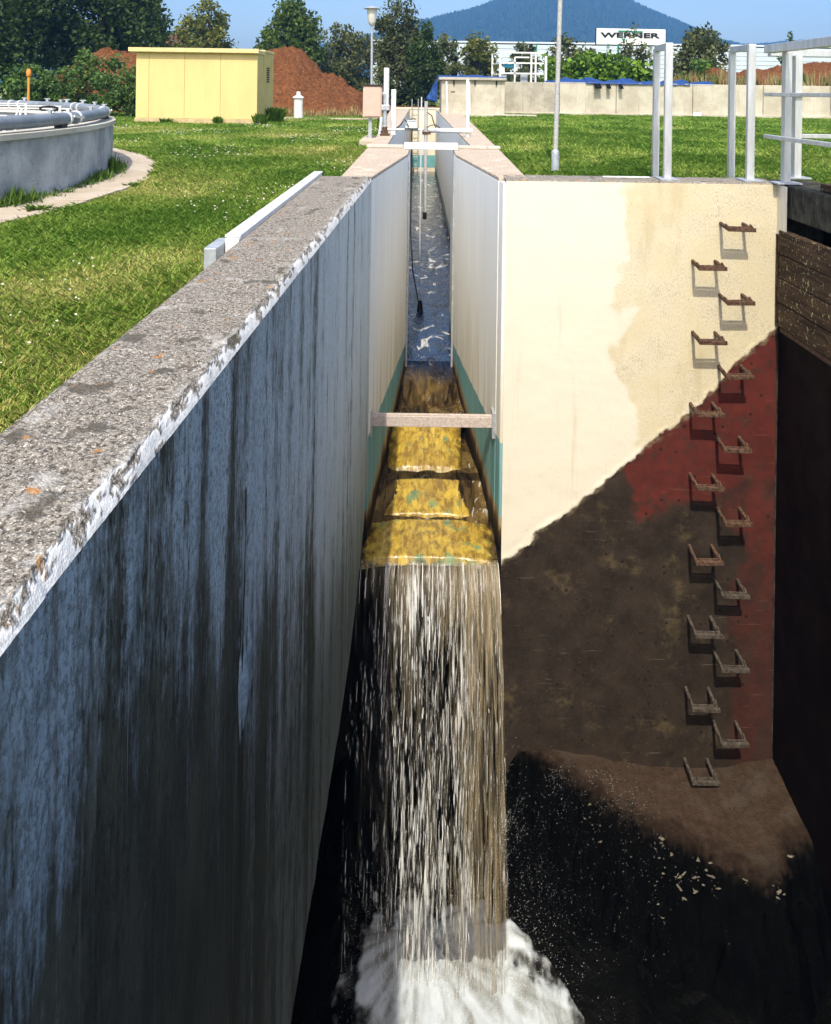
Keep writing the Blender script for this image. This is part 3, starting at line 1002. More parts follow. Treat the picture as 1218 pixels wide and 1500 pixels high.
# ---- plunge foam and pool
def foam(x, y):
    # foam thrown up round the foot of the fall and running out over the pool
    k = sst(5.1 - y, 0, 1.1)
    cx = .12 + .32 * k
    hw = .60 + .66 * k
    e = 1 - abs(x - cx) / hw
    b = 1 - sst(y, 4.74, 5.38)
    r = math.hypot(x - .05, (y - 4.75))
    an = math.atan2(x - .05, 4.95 - y)
    f = fbm(an * 2.6, r * 2.2, 1, 5)
    g = fbm(x * 9, y * 5, 5, 5)
    h = sst(e + .20 * f + .12 * g, -.05, .60) * sst(b + .22 * g, .0, .9) * sst(e, -.16, .14)
    z = -4.985 + .11 * sst(h, 0, .5) + .02 * h * f + .15 * h * math.exp(-((x - .66) / .15) ** 2 - ((y - 4.95) / .22) ** 2) + .004 * fbm(x * 16, y * 8, 5, 3) * h
    return (x, y, z), (1.7 * (1 - sst(h + .30 * g, .03, .95)), .5 + .5 * fbm(an * 7, r * 1.8, 4, 5))
o = MB().grid(foam, lin(-.84, 1.85, 230), lin(2.6, 5.3, 230), attrs=('thin', 'streak')).build('plunge_foam', M['foam'], smooth='all')
tag(o, 'white churning foam where the waterfall plunges into the pit', 'foam', kind='stuff')
def pool(x, y):
    r = math.hypot(x - .25, (y - 5.0) * .8)
    return (x, y, -4.90 + .05 * math.exp(-((r - 1.15) / .07) ** 2) + .012 * fbm(x * 6, y * 6, 3))
o = MB().grid(pool, lin(-.86, 2.63, 100), lin(1.0, 5.3, 120)).build('pool_water', M['pool'], origin=(0, 0, 0), smooth='all')
tag(o, kind='structure')
# spray beside the fall; white specks on the slope stand in for sun glints
q = np.random.RandomState(9)
N = 15000
c = np.empty((N, 3))
u = q.rand(N) ** 2.6
c[:, 0] = .57 + .04 * q.randn(N) + u * 1.1
c[:, 1] = 5.42 - q.rand(N) ** 1.3 * 1.0 * (.35 + u)
c[:, 2] = -4.0 - q.rand(N) * .9
keep = np.array([fbm(a * 6, b_ * 6, 3, 3) for a, b_ in c[:, :2]]) + .35 * q.randn(N) > .0
c = c[keep]
N = len(c)
for i in range(N):
    p = floor(c[i, 0], c[i, 1])[0]
    if q.rand() < .85:
        c[i, 2] = p[2] + q.rand() * .03
    c[i, 2] = max(c[i, 2], p[2] + .004)
r = (.0005 + .0019 * q.rand(N) ** 4)[:, None]
offs = np.array([(1, 0, 0), (-.5, .8, -.3), (-.5, -.8, -.3), (0, 0, 1.3)])
tet = c[:, None, :] + offs[None] * r[:, None]
tri = np.concatenate([tet[:, [0, 1, 3]], tet[:, [1, 2, 3]], tet[:, [2, 0, 3]]])
crust = []
for i in range(900):
    x = q.normal(1.62, .20) if i < 800 else q.normal(2.30, .09)
    y = ledge(x) - .02 - abs(q.normal(.0, .10)) if i < 800 else ledge(x) + q.normal(-.03, .02)
    if not .9 < x < 2.5 or fbm(x * 7, y * 7, 11, 4) + .25 * q.randn() < .34:
        continue
    z = floor(x, y)[0][2] + .002
    a = q.uniform(0, 6.28)
    w = .003 + .016 * q.rand() ** 2.5
    ca, sa = math.cos(q.normal(.2, .5)), math.sin(q.normal(.2, .5))
    ring_ = []
    for j in range(6):
        u, v_ = w * 1.5 * math.cos(a + j * 1.047) * q.uniform(.3, 1.3), w * .6 * math.sin(a + j * 1.047) * q.uniform(.3, 1.3)
        ring_.append((x + u * ca - v_ * sa, y + u * sa + v_ * ca, z + q.uniform(0, .008)))
    crust += [[ring_[j], ring_[(j + 1) % 6], (x, y, z + .006)] for j in range(6)]
o = link('foam_crust', npmesh('foam_crust', np.array(crust), 3), simple('dirty_scum', (.15, .135, .10), .8, .6, 60))
tag(o, 'dirty pale scum flecks along the broken edge of the ledge', 'scum', kind='stuff')
m_ = 9000
cc = np.empty((m_, 3))
cc[:, 0] = .12 + .40 * q.randn(m_) + .10
cc[:, 1] = 4.72 + .28 * q.randn(m_)
cc[:, 2] = -4.87 + np.abs(q.randn(m_)) * .10 * np.exp(-((cc[:, 0] - .2) / .6) ** 2)
kk = (cc[:, 0] > -.46) & (cc[:, 0] < 1.3) & (cc[:, 1] < 5.25)
cc = cc[kk]
rr_ = (.0006 + .0024 * q.rand(len(cc)) ** 3)[:, None]
tt_ = cc[:, None, :] + offs[None] * rr_[:, None]
tri = np.concatenate([tri, tt_[:, [0, 1, 3]], tt_[:, [1, 2, 3]], tt_[:, [2, 0, 3]]])
o = link('spray_and_glints', npmesh('spray_and_glints', tri, 3), M['strand_white'])
tag(o, 'fine white spray droplets and specks standing in for sun glints on the black slope beside the waterfall', 'spray', kind='stuff')

# ================================================================== STEP IRONS
def iron_meshes(mat, tagname):
    arm = MB()
    tread = MB()
    for s in (-1, 1):
        a = MB()
    def armmesh(s):
        m = MB()
        x = s * .082
        m.bar((x, .03, .004), (x + s * .004, -.155, -.012), .022, .025)
        m.bar((x + s * .004, -.158, -.004), (x + s * .008, -.10, .012), .014, .022)     # raised lug
        return m
    tread.bar((-.095, -.160, -.013), (.106, -.160, -.013), .023, .028, up=(0, 0, 1))
    tread.bar((-.090, -.140, .000), (.096, -.140, .000), .006, .016)
    return armmesh(-1), armmesh(1), tread
def base_iron(mat):
    ml, mr, mt = iron_meshes(mat, '')
    out = []
    for nm, q in (('arm', ml), ('arm', mr), ('tread', mt)):
        me = bpy.data.meshes.new(nm)
        me.from_pydata(q.v, [], q.f)
        me.materials.append(mat)
        out.append((nm, me))
    return out
IR = {'rust': base_iron(M['rust']), 'grime': base_iron(M['grime'])}
ORD = ['topmost', 'second', 'third', 'fourth', 'fifth', 'sixth', 'seventh', 'lowest']
for ccol, (x, ztop) in enumerate(((2.268, -.305), (2.066, -.585))):
    for i in range(8):
        z = ztop - i * .5265
        side = 'near the corner' if ccol == 0 else 'nearer the waterfall'
        where = 'on cream paint' if i < (4, 4)[ccol] else ('at the paint edge' if i == 4 else ('on dark paint' if i < 7 else ('above the ledge' if ccol == 0 else 'on the ledge')))
        m = 'rust' if i < 5 else 'grime'
        t = thing('step_iron', (x + rnd.uniform(-.006, .006), 5.535, z),
                  '%s %s step iron of the column %s, %s' % (ORD[i], 'rusty' if m == 'rust' else 'grey', side, where), 'step iron', 'step irons in the pit wall')
        t.rotation_euler = (rnd.uniform(-.05, .03), rnd.uniform(-.02, .02), rnd.uniform(-.03, .03))
        for nm, me in IR[m]:
            p = bpy.data.objects.new(nm, me)
            COL.objects.link(p)
            p.parent = t
            b = p.modifiers.new('bevel', 'BEVEL')
            b.width = .005
            b.segments = 2

# ================================================================== GUARD RAILS ON THE PIT WALL
for k, (x, lab) in enumerate(((1.83, 'square tube aluminium hoop rail standing alone nearer the grey pole'), (2.455, 'square tube aluminium hoop rail standing between the other hoop and the railing'))):
    t = thing('hoop_rail', (x, 5.95, 0), lab, 'guard rail', 'aluminium hoop rails on the pit wall')
    MB().box(x - .028, x + .028, 5.66, 5.70, .012, 1.035).build('post', M['alu'], t, bevel=.004)
    MB().box(x + .045, x + .095, 6.18, 6.225, GR, 1.02).build('post', M['alu'], t, bevel=.004)
    MB().bar((x - .002, 5.701, 1.008), (x + .070, 6.20, 1.022), .045, .05).build('top_bar', M['alu'], t, bevel=.004)
    MB().box(x - .07, x + .07, 5.60, 5.78, .002, .012).build('foot_plate', M['galv'], t)
t = thing('pit_railing', (2.7, 5.0, 0), 'aluminium railing turning the corner above the dark side wall', 'railing')
def rb(n, p, q, w, h):
    MB().bar(p, q, w, h).build(n, M['alu'], t, bevel=.003)
rb('post', (2.655, 5.53, .012), (2.655, 5.53, .97), .05, .06)
rb('post', (2.915, 5.90, .0), (2.915, 5.90, .97), .055, .06)
rb('post', (3.28, 5.66, -.1), (3.28, 5.66, .95), .05, .05)
rb('post', (2.66, 3.4, .012), (2.66, 3.4, .97), .05, .06)
rb('handrail', (2.605, 5.72, 1.0), (2.60, 1.5, 1.0), .075, .062)
rb('handrail', (2.70, 5.92, .985), (5.0, 5.92, .985), .06, .055)
rb('mid_rail', (2.60, 5.75, .655), (2.62, 1.5, .655), .028, .028)
rb('mid_rail', (2.70, 5.86, .655), (5.0, 5.86, .655), .028, .030)
rb('low_rail', (2.60, 5.75, .335), (2.62, 1.5, .335), .030, .030)
rb('low_rail', (2.86, 5.95, .33), (5.0, 5.95, .33), .030, .034)
for x, y in ((2.655, 5.53), (2.915, 5.90)):
    MB().box(x - .09, x + .09, y - .07, y + .07, .001, .011).build('foot_plate', M['galv'], t)

# thin strip lying on the wall top
box('metal_strip', M['white'], None, 1.36, 1.72, 5.74, 5.77, .004, .012)
tag(bpy.data.objects['metal_strip'], 'thin pale metal strip lying on top of the cream pit wall', 'strip')

# ---- grey pole beside the pit wall
t = thing('lamp_pole', (1.19, 6.88, GR), 'tall thin peeling metal pole on a grey sleeve behind the pit wall', 'pole')
MB().lathe([(.036, 0), (.036, .20), (.033, .215), (.022, .225)], (1.19, 6.88, GR), 14).build('sleeve', M['galv'], t, smooth=True)
MB().tube([(1.19, 6.88, .05), (1.218, 6.90, 1.5), (1.25, 6.92, 3.9)], [.022, .021, .018], 12).build('shaft', M['rustpole'], t, smooth=True)

# ================================================================== MEASURING STATION OVER THE CHANNEL
t = thing('measuring_bridge', (.0, 10.7, .0), 'white pipe bridge over the channel carrying a small grey transmitter box', 'pipe bridge')
MB().tube([(-.62, 10.7, .09), (.10, 10.7, .09)], .017, 10).build('thin_pipe', M['white'], t, smooth=True)
MB().tube([(.06, 10.7, .085), (.66, 10.7, .085)], .036, 12).build('thick_pipe', M['white'], t, smooth=True)
MB().tube([(.60, 10.72, .0), (.59, 10.76, .82)], [.028, .024], 10).build('post', M['white'], t, smooth=True)
MB().tube([(-.585, 10.7, .0), (-.585, 10.7, .60)], .028, 10).build('stand', M['galv'], t, smooth=True)
MB().lathe([(.07, 0), (.07, .02), (.045, .04), (.04, .12), (.03, .13)], (-.585, 10.7, .0), 12).build('stand_foot', M['rust'], t, smooth=True)
MB().tube([(-.572, 10.72, .42), (-.572, 10.72, .97)], .040, 12).build('upper_pipe', M['white'], t, smooth=True)
MB().box(-.64, -.52, 10.66, 10.78, .36, .44).build('clamp', M['galv'], t, bevel=.01)
MB().box(-.51, -.44, 10.9, 10.96, .0, .66).build('flat_post', M['alu2'], t, bevel=.004)
bx = thing('transmitter_box', (-.20, 10.66, .11), 'small grey transmitter box sitting on the white pipe bridge', 'box')
MB().box(-.29, -.13, 10.62, 10.72, .112, .20).build('housing', M['white'], bx, bevel=.01)
MB().box(-.27, -.15, 10.63, 10.71, .203, .23).build('lid', M['galv'], bx, bevel=.005)
MB().box(-.30, -.11, 10.60, 10.74, .108, .111).build('base', M['black'], bx)
MB().tube([(-.24, 10.60, .14), (-.30, 10.58, .24), (-.36, 10.60, .16), (-.42, 10.66, .11)], .008, 6).build('cable', M['black'], bx, smooth=True)
MB().tube([(-.22, 10.67, .228), (-.22, 10.65, .245), (-.16, 10.66, .25), (-.15, 10.66, .232)], .007, 6).build('handle', M['black'], bx, smooth=True)
pt = thing('probe_tube', (.0, 10.64, -1.16), 'grey level probe tube hanging from the pipe bridge down into the channel', 'probe tube')
MB().tube([(.0, 10.63, -1.07), (.0, 10.63, .50)], .026, 12).build('tube', M['rustpole'], pt, smooth=True)
MB().tube([(.0, 10.63, -1.17), (.0, 10.63, -1.068)], .030, 12).build('sensor_head', M['black'], pt, smooth=True)
MB().box(-.05, .07, 10.60, 10.67, .03, .07).build('bracket', M['rust'], pt)
MB().tube([(.02, 10.62, .34), (.08, 10.6, .30), (.12, 10.6, .17), (.14, 10.62, .13)], .008, 6).build('cable', M['black'], pt, smooth=True)
MB().tube([(-.02, 10.62, .10), (.06, 10.6, .16), (.14, 10.6, .17), (.20, 10.62, .12)], .007, 6).build('cable', M['black'], pt, smooth=True)
ro = thing('gauge_rod', (-.06, 10.2, -2.2), 'thin pale rod with black cable and float hanging into the channel water', 'gauge rod')
MB().tube([(-.065, 10.4, .56), (-.055, 9.72, -2.22)], .009, 8).build('rod', M['alu'], ro, smooth=True)
MB().tube([(-.195, 10.55, .11), (-.195, 10.50, -.6), (-.19, 10.3, -1.3), (-.15, 10.0, -1.75), (-.06, 9.74, -2.13)], .0085, 8).build('cable', M['black'], ro, smooth=True)
MB().lathe([(.001, .14), (.02, .13), (.032, .08), (.036, .02), (.045, -.02), (.05, -.06)], (-.045, 9.72, -2.2), 12).build('float', M['black'], ro, smooth=True)
# pink cabinet
t = thing('control_cabinet', (-.81, 11.3, GL), 'pinkish electrical cabinet with dark lid on posts beside the channel', 'cabinet')
MB().box(-.955, -.672, 11.3, 11.52, .235, .712).build('cabinet_body', M['pink'], t, bevel=.008)
MB().box(-.938, -.688, 11.290, 11.298, .255, .695).build('door', M['pink'], t, bevel=.004)
MB().box(-.98, -.648, 11.27, 11.55, .714, .735).build('lid', simple('dark_lid', (.04, .03, .025), .6, .2), t, bevel=.004)
MB().box(-.87, -.82, 11.36, 11.42, GL, .234).build('post', M['galv'], t)
MB().tube([(-.72, 11.32, .234), (-.73, 11.30, .1), (-.66, 11.1, .03), (-.6, 10.8, .08)], .010, 6).build('cable', M['black'], t, smooth=True)
MB().tube([(-.70, 11.0, GL), (-.665, 11.25, .24)], .022, 8).build('strut', M['alu'], t, smooth=True)
box('stone_slab', M['slab'], None, -.97, -.67, 10.9, 12.1, GL, -.08, .02)
tag(bpy.data.objects['stone_slab'], 'small concrete slab in the grass under the pinkish cabinet', 'slab')

# ================================================================== CLARIFIER TANK
TC = Vector((-8.74, 5.69, 0))
RT = 5.88
def ring(a0, a1, n):
    return [R(a0 + (a1 - a0) * i / n) for i in range(n + 1)]
def annulus(r0, r1, z0, z1, a0=0, a1=360, n=120):
    mb = MB()
    an = ring(a0, a1, n)
    P = lambda r, a, z: (TC.x + r * math.cos(a), TC.y + r * math.sin(a), z)
    for a, b in zip(an[:-1], an[1:]):
        mb.quad(P(r1, a, z0), P(r1, b, z0), P(r1, b, z1), P(r1, a, z1))
        mb.quad(P(r0, b, z0), P(r0, a, z0), P(r0, a, z1), P(r0, b, z1))
        mb.quad(P(r0, a, z1), P(r1, a, z1), P(r1, b, z1), P(r0, b, z1))
    if a1 - a0 < 360:
        mb.quad(P(r0, an[0], z0), P(r1, an[0], z0), P(r1, an[0], z1), P(r0, an[0], z1))
        mb.quad(P(r1, an[-1], z0), P(r0, an[-1], z0), P(r0, an[-1], z1), P(r1, an[-1], z1))
    return mb
tk = thing('clarifier_tank', (TC.x, TC.y, GL), 'round concrete clarifier tank with grey ring pipe and spray arms', 'tank')
annulus(RT - .22, RT, GL - .05, .262).build('tank_wall', M['tank'], tk)
annulus(RT - .25, RT + .025, .265, .305).build('rim', M['tanktop'], tk)
MB().lathe([(.01, .12), (RT - .22, .12)], TC, 90).build('tank_cover', simple('tank_floor_concrete', (.20, .19, .165), .9, .35, 2), tk)
PR, PZ = RT - .09, .378
for k in range(20):                                     # pipe lengths between pairs of clamps
    a0, a1 = k * 18 + 6.0, k * 18 + 24.0
    pts = [(TC.x + PR * math.cos(a), TC.y + PR * math.sin(a), PZ) for a in ring(a0 + .1, a1 - .1, 8)]
    MB().tube(pts, .052, 14).build('pipe', M['pipe'], tk, smooth=True)
    for d in (-1.1, 1.1):
        pts = [(TC.x + PR * math.cos(a), TC.y + PR * math.sin(a), PZ) for a in ring(a0 + d - .14, a0 + d + .14, 2)]
        MB().tube(pts, .060, 14).build('clamp', M['alu2'], tk, smooth=True)
    a = R(a0 - 2)
    c, s_ = math.cos(a), math.sin(a)
    MB().box(TC.x + PR * c - .03, TC.x + PR * c + .03, TC.y + PR * s_ - .05, TC.y + PR * s_ + .05, .306, .335).build('pipe_support', M['black'], tk)
    MB().bar((TC.x + (PR + .07) * math.cos(R(a0 - 1.1)), TC.y + (PR + .07) * math.sin(R(a0 - 1.1)), PZ + .02), (TC.x + (PR + .07) * math.cos(R(a0 + 1.1)), TC.y + (PR + .07) * math.sin(R(a0 + 1.1)), PZ - .0), .012, .018).build('clamp_link', M['alu2'], tk)
for k in range(8):                                     # thin spray arms across the tank
    yy = TC.y - 1.8 + k * 1.0
    dx = math.sqrt(max(0, (RT - .42) ** 2 - (yy - TC.y) ** 2))
    x1 = TC.x + dx
    arm = MB().bar((x1 - 6.5, yy, .415), (x1, yy, .405), .022, .012)
    arm.bar((x1 - .02, yy, .40), (x1 - .02, yy, .14), .025, .025)
    arm.bar((x1 - .50, yy, .41), (x1 - .58, yy, .14), .02, .02)
    arm.bar((x1 - .9, yy, .41), (x1 - .9, yy, .14), .02, .02)
    arm.build('spray_arm', M['white'], tk)
    pts = [(x1 - .20 + .09 * math.cos(a), yy - .05 + .03 * math.sin(2 * a), .40 + .028 * math.sin(a)) for a in ring(0, 360, 12)]
    if k % 3 == 1:
        MB().tube(pts, .011, 6, cap=False).build('hose_loop', M['black'], tk, smooth=True)
    a = math.atan2(yy - TC.y, dx + .3)
    px, py = TC.x + PR * math.cos(a), TC.y + PR * math.sin(a)
    v = MB().box(px - .012, px + .012, py - .012, py + .012, PZ + .05, PZ + .075)
    v.bar((px - .03, py, PZ + .08), (px + .03, py, PZ + .08), .010, .010)
    v.build('valve', M['galv'], tk)
for k in range(16):                                     # the valves along the far side of the ring
    a = R(40 + k * 6)
    px, py = TC.x + PR * math.cos(a), TC.y + PR * math.sin(a)
    v = MB().box(px - .016, px + .016, py - .015, py + .015, PZ + .05, PZ + .085)
    v.bar((px - .04, py, PZ + .09), (px + .04, py, PZ + .09), .012, .012)
    v.build('valve', M['galv'], tk)
pth = thing('path', (TC.x, TC.y, GL), None, None, kind='structure')
for k in range(28):
    a = -70 + k * 5.6
    annulus(RT + .003, RT + .44 + rnd.uniform(-.01, .01), GL - .05, GL + .022 + rnd.uniform(-.003, .003), a + .06, a + 5.54, 6).build('path_slab', M['slab'], pth)

# ================================================================== SHED
sh = thing('transformer_shed', (-5.28, 18.1, GL), 'pale yellow flat roofed shed standing on the lawn', 'shed')
X0, X1, Y0, Y1, Z1 = -6.70, -3.90, 17.3, 19.1, 1.44
MB().box(X0 - .02, X1 + .02, Y0 - .02, Y1, GL, GL + .13).build('plinth', M['plinth'], sh, bevel=.01)
xs = [X0, X0 + .30, X0 + 1.12, X0 + 1.95, X1]
for a, b in zip(xs[:-1], xs[1:]):
    MB().box(a + .0025, b - .0025, Y0, Y0 + .05, GL + .135, Z1).build('wall_panel', M['yellow'], sh, bevel=.004)
MB().box(X0 + .01, X1 - .052, Y0 + .055, Y1 - .02, GL + .131, Z1 - .01).build('core', M['yellow'], sh)
for a, b in ((Y0 + .0, Y0 + .62), (Y0 + .63, Y1)):
    MB().box(X1 - .05, X1, a + .055, b - .004, GL + .135, Z1 + (.0 if a < Y0 + .5 else .07)).build('side_panel', M['yellow_shade'], sh, bevel=.004)
rf = MB().prism([(X0 - .12, Y0 - .10), (X1 + .03, Y0 - .10), (X1 + .03, Y0 + .68), (X0 - .12, Y0 + .68)], Z1 + .004, Z1 + .10).build('roof', M['ptrim'], sh, bevel=.01)
MB().box(X0 - .05, X1 + .02, Y0 + .69, Y1 + .03, Z1 + .075, Z1 + .135).build('rear_roof', M['ptrim'], sh, bevel=.01)
MB().box(X0 - .14, X1 + .05, Y0 - .125, Y0 - .104, Z1 + .02, Z1 + .115).build('fascia', M['ptrim'], sh, bevel=.004)
v = MB()
for i in range(7):
    v.box(X1 + .004, X1 + .012, Y0 + 1.0, Y0 + 1.28, .80 + i * .055, .835 + i * .055)
v.build('vent_grille', M['inkblack'], sh)

# ---- white vent pillar, concrete strip, lamp
t = thing('vent_pillar', (-3.56, 20.9, GL), 'short white vent pillar with cap in front of the bare soil heap', 'pillar')
MB().lathe([(.125, 0), (.125, .62)], (-3.56, 20.9, GL), 18).build('shaft', M['white'], t, smooth=True)
MB().lathe([(.126, .60), (.16, .60), (.155, .63), (.06, .68), (.055, .78), (.001, .785)], (-3.56, 20.9, GL), 18).build('cap', M['white'], t, smooth=True)
o = MB().prism([(-4.1, 20.7), (-1.0, 21.0), (-1.0, 21.5), (-4.1, 21.2)], GL - .05, GL + .04).build('path', M['slab'])
tag(o, kind='structure')
t = thing('street_lamp', (-1.75, 24, GL), 'slender lamp post with frosted bell shaped lantern in front of the trees', 'street lamp')
MB().tube([(-1.745, 24, GL), (-1.77, 24, 2.70)], [.045, .036], 10).build('post', M['galv'], t, smooth=True)
MB().lathe([(.04, 2.70), (.09, 2.74), (.125, 2.85), (.16, 3.22), (.16, 3.24)], (-1.772, 24, 0), 16).build('lantern', M['glass'], t, smooth=True)
MB().lathe([(.001, 3.35), (.10, 3.33), (.27, 3.26), (.27, 3.245), (.16, 3.242)], (-1.772, 24, 0), 16).build('lamp_hood', M['galv'], t, smooth=True)
t = thing('marker_post', (-10.07, 19, GL), 'orange marker post by the shrubs behind the tank', 'post')
MB().tube([(-10.07, 19, GL), (-10.07, 19, .88)], .03, 10).build('shaft', M['orange'], t, smooth=True)
MB().lathe([(.045, .87), (.06, .89), (.06, 1.0), (.05, 1.02), (.05, 1.06), (.001, 1.07)], (-10.07, 19, 0), 12).build('head', M['orange'], t, smooth=True)

# ================================================================== FAR BASIN WALLS
t = thing('basin_wall', (1.4, 22.3, -.05), 'cream concrete basin block with overhanging cap under a blue tarpaulin', 'wall')
MB().box(.44, 2.30, 22.0, 24.9, -.05, .98).build('wall_body', M['basin'], t, bevel=.01)
MB().box(.36, 2.34, 21.9, 24.9, .983, 1.06).build('cap', M['basin_dirty'], t, bevel=.01)
MB().box(.80, 3.2, 21.7, 21.997, -.12, -.005).build('footing', M['basin'], t, bevel=.01)
for x in (.80, 1.42, 2.05):
    MB().box(x - .02, x + .02, 21.95, 21.998, .84, .98).build('bracket', M['inkblack'], t)
for x, dz in ((.62, 0), (1.28, .3)):
    MB().tube([(x, 21.8, -.05 - dz), (x - .04, 21.86, .93)], .03, 8).build('pole', M['white'], t, smooth=True)
MB().box(.72, .84, 21.99, 21.998, .62, .645).build('slot', M['inkblack'], t)
t = thing('basin_wall', (9, 24.6, -.1), 'long cream concrete basin wall running along the far edge of the lawn', 'wall')
for i, (a, b, mm) in enumerate(((2.32, 4.35, 'basin_dirty'), (4.35, 6.2, 'basin'), (6.2, 8.7, 'basin'), (8.7, 11.0, 'basin'), (11.0, 13.2, 'basin'), (13.2, 20, 'basin'))):
    MB().box(a + .008, b - .008, 24.5 + .004 * (i % 2), 24.85, -.05, .985 + .004 * (i % 3)).build('wall_panel', M[mm], t, bevel=.012)
MB().box(2.3, 20, 24.35, 24.495, -.12, .01).build('footing', M['basin'], t, bevel=.01)
MB().box(8.66, 8.92, 24.33, 24.345, -.09, .08).build('plate', M['white'], t)
for x, w in ((5.45, .22), (5.85, .12), (6.25, .12)):  # near-black stubs added to cast the slanted shadows on this wall
    MB().hexa([(x, 24.25, .80), (x + w, 24.25, .80), (x + w, 24.5, .96), (x, 24.5, .96), (x, 24.25, .83), (x + w, 24.25, .83), (x + w, 24.5, .99), (x, 24.5, .99)]).build('shadow_stub', M['dark'], t)
box('basin_water', M['pool'], None, 2.3, 20, 24.9, 25.6, .2, .4)
tag(bpy.data.objects['basin_water'], kind='structure')
def tarp(x0, x1, y0, y1, z, amp, label, seed, hang=None):
    def f(x, t):
        y = y0 + (y1 - y0) * t
        zz = z + amp * (.5 + .7 * fbm(x * 1.6, y * 1.6, seed, 4)) * math.sin(math.pi * min(1, max(0, t)) * .9 + .1) + .02 * n3(x * 7, y * 7, seed)
        zz -= .05 * (1 - sst(t, 0, .12))
        return (x, y, zz)
    mb = MB().grid(f, lin(x0, x1, 60), lin(0, 1, 16))
    if hang:
        def h(t, s):
            w = .55 * s
            return (x0 - .02 - w * .62 * (t) - .03 * n3(t * 5, s * 4, seed), y0 + .1 + .5 * t * .2 + .04 * n3(t * 6, s * 6), z + .0 - s * hang * (.35 + .65 * (1 - .15 * t)))
        mb.grid(h, lin(0, 1, 10), lin(0, 1, 14))
    o = mb.build('tarpaulin', M['tarp'], smooth='all')
    sol = o.modifiers.new('thickness', 'SOLIDIFY')
    sol.thickness = .006
    return tag(o, label, 'tarpaulin', 'blue tarpaulins on the basin walls')
tarp(.34, 2.36, 21.92, 24.4, 1.07, .10, 'blue tarpaulin draped over the basin block and hanging off its end', 1, .75)
tarp(3.9, 5.4, 24.5, 25.2, 1.0, .22, 'crumpled blue tarpaulin bunched beside the white scaffold frame', 2)
tarp(5.2, 8.6, 24.45, 25.2, 1.0, .20, 'long blue tarpaulin on the wall below the vine leaves', 3)
tarp(8.5, 9.4, 24.5, 25.2, .99, .10, 'short piece of blue tarpaulin ending at the bare soil', 4)

# ---- white scaffold frame
t = thing('scaffold_frame', (3.3, 26.2, 0), 'white tubular platform frame standing behind the basin wall', 'frame')
def sb(p, q, w=.05, n='rail'):
    MB().bar(p, q, w, w).build(n, M['white'], t)
for x, y in ((2.55, 26.0), (3.62, 26.0), (2.35, 26.9), (2.62, 26.9), (3.9, 26.9)):
    sb((x, y, 0), (x, y, 2.02), .06, 'post')
for z in (2.02, 1.66, 1.30):
    sb((2.52, 26.0, z), (4.05, 26.0, z))
    sb((2.55, 26.0, z - .02), (2.35, 26.9, z - .02), .035)
sb((3.05, 26.0, 1.0), (3.05, 26.0, 1.86), .05, 'post')
sb((3.05, 26.02, 1.86), (3.55, 26.02, 1.86))
MB().box(4.12, 4.20, 26.2, 26.24, 1.0, 1.92).build('flat_post', M['alu2'], t)
MB().box(2.7, 3.1, 26.3, 26.7, 1.50, 1.63).build('blue_tray', simple('turquoise_plastic', (.02, .22, .34), .5, .1), t, bevel=.02)
MB().box(3.3, 3.55, 26.4, 26.45, .95, 1.3).build('board', M['galv'], t)
MB().box(2.56, 2.70, 26.05, 26.1, 1.0, 1.5).build('panel', M['signwhite'], t)

# ---- soil heaps
def heap(name, x0, x1, y0, y1, prof, label, seed):
    def f(x, t):
        y = y0 + (y1 - y0) * t
        u = (x - x0) / (x1 - x0)
        h = 0
        for (a, b), (c, d) in zip(prof[:-1], prof[1:]):
            if a <= u <= c:
                h = b + (d - b) * sst(u, a, c)
        k = math.sin(math.pi * t) ** .8
        n_ = fbm(x * 1.1, y * 1.1, seed, 5)
        return (x, y, GL - .05 + (h + .16 * n_ * min(1, h)) * k + (.09 * fbm(x * 4.5, y * 4.5, seed, 4) + .07 * max(0, n3(x * 9, y * 9, seed)) + .05 * n3(x * 17, y * 17, seed)) * min(1, h * 3) * k)
    o = MB().grid(f, lin(x0, x1, 220), lin(0, 1, 90)).build(name, M['soil'], smooth='all')
    return tag(o, label, 'soil heap')
heap('soil_heap', -6.8, -1.7, 23.6, 31, [(0, 1.7), (.22, 2.32), (.42, 2.30), (.62, 1.45), (.85, .85), (1, .0)], 'large red brown soil heap between the yellow shed and the channel', 3)
heap('soil_heap', -14.6, -6.9, 23.6, 29, [(0, 0), (.18, 1.0), (.45, 2.15), (.62, 2.05), (.85, 1.75), (1, 1.6)], 'red brown soil heap behind the shrubs and the shed', 5)
heap('soil_heap', 9.3, 13.4, 28, 32, [(0, 0), (.25, 1.5), (.5, 2.0), (.75, 1.7), (1, .9)], 'weedy soil heap beyond the basin wall beside the olive bush', 7)
heap('soil_heap', 12.6, 26, 30, 38, [(0, .6), (.15, 2.0), (.4, 2.4), (.8, 2.5), (1, 1.0)], 'long brown soil heap behind the aluminium railing', 9)
o = MB().quad((-1.9, 27.7, -.085), (1.6, 27.7, -.085), (1.6, 36, -.085), (-1.9, 36, -.085)).build('bare_soil', M['soil'], origin=(0, 0, 0))
tag(o, kind='structure')
t = thing('small_sign', (16.4, 27.5, 0), 'small white notice board on a post behind the railing', 'sign')
MB().box(16.05, 16.9, 27.5, 27.54, 1.05, 1.62).build('board', M['signwhite'], t, bevel=.01)
MB().box(16.3, 16.38, 27.55, 27.6, GR, 1.6).build('post', M['galv'], t)

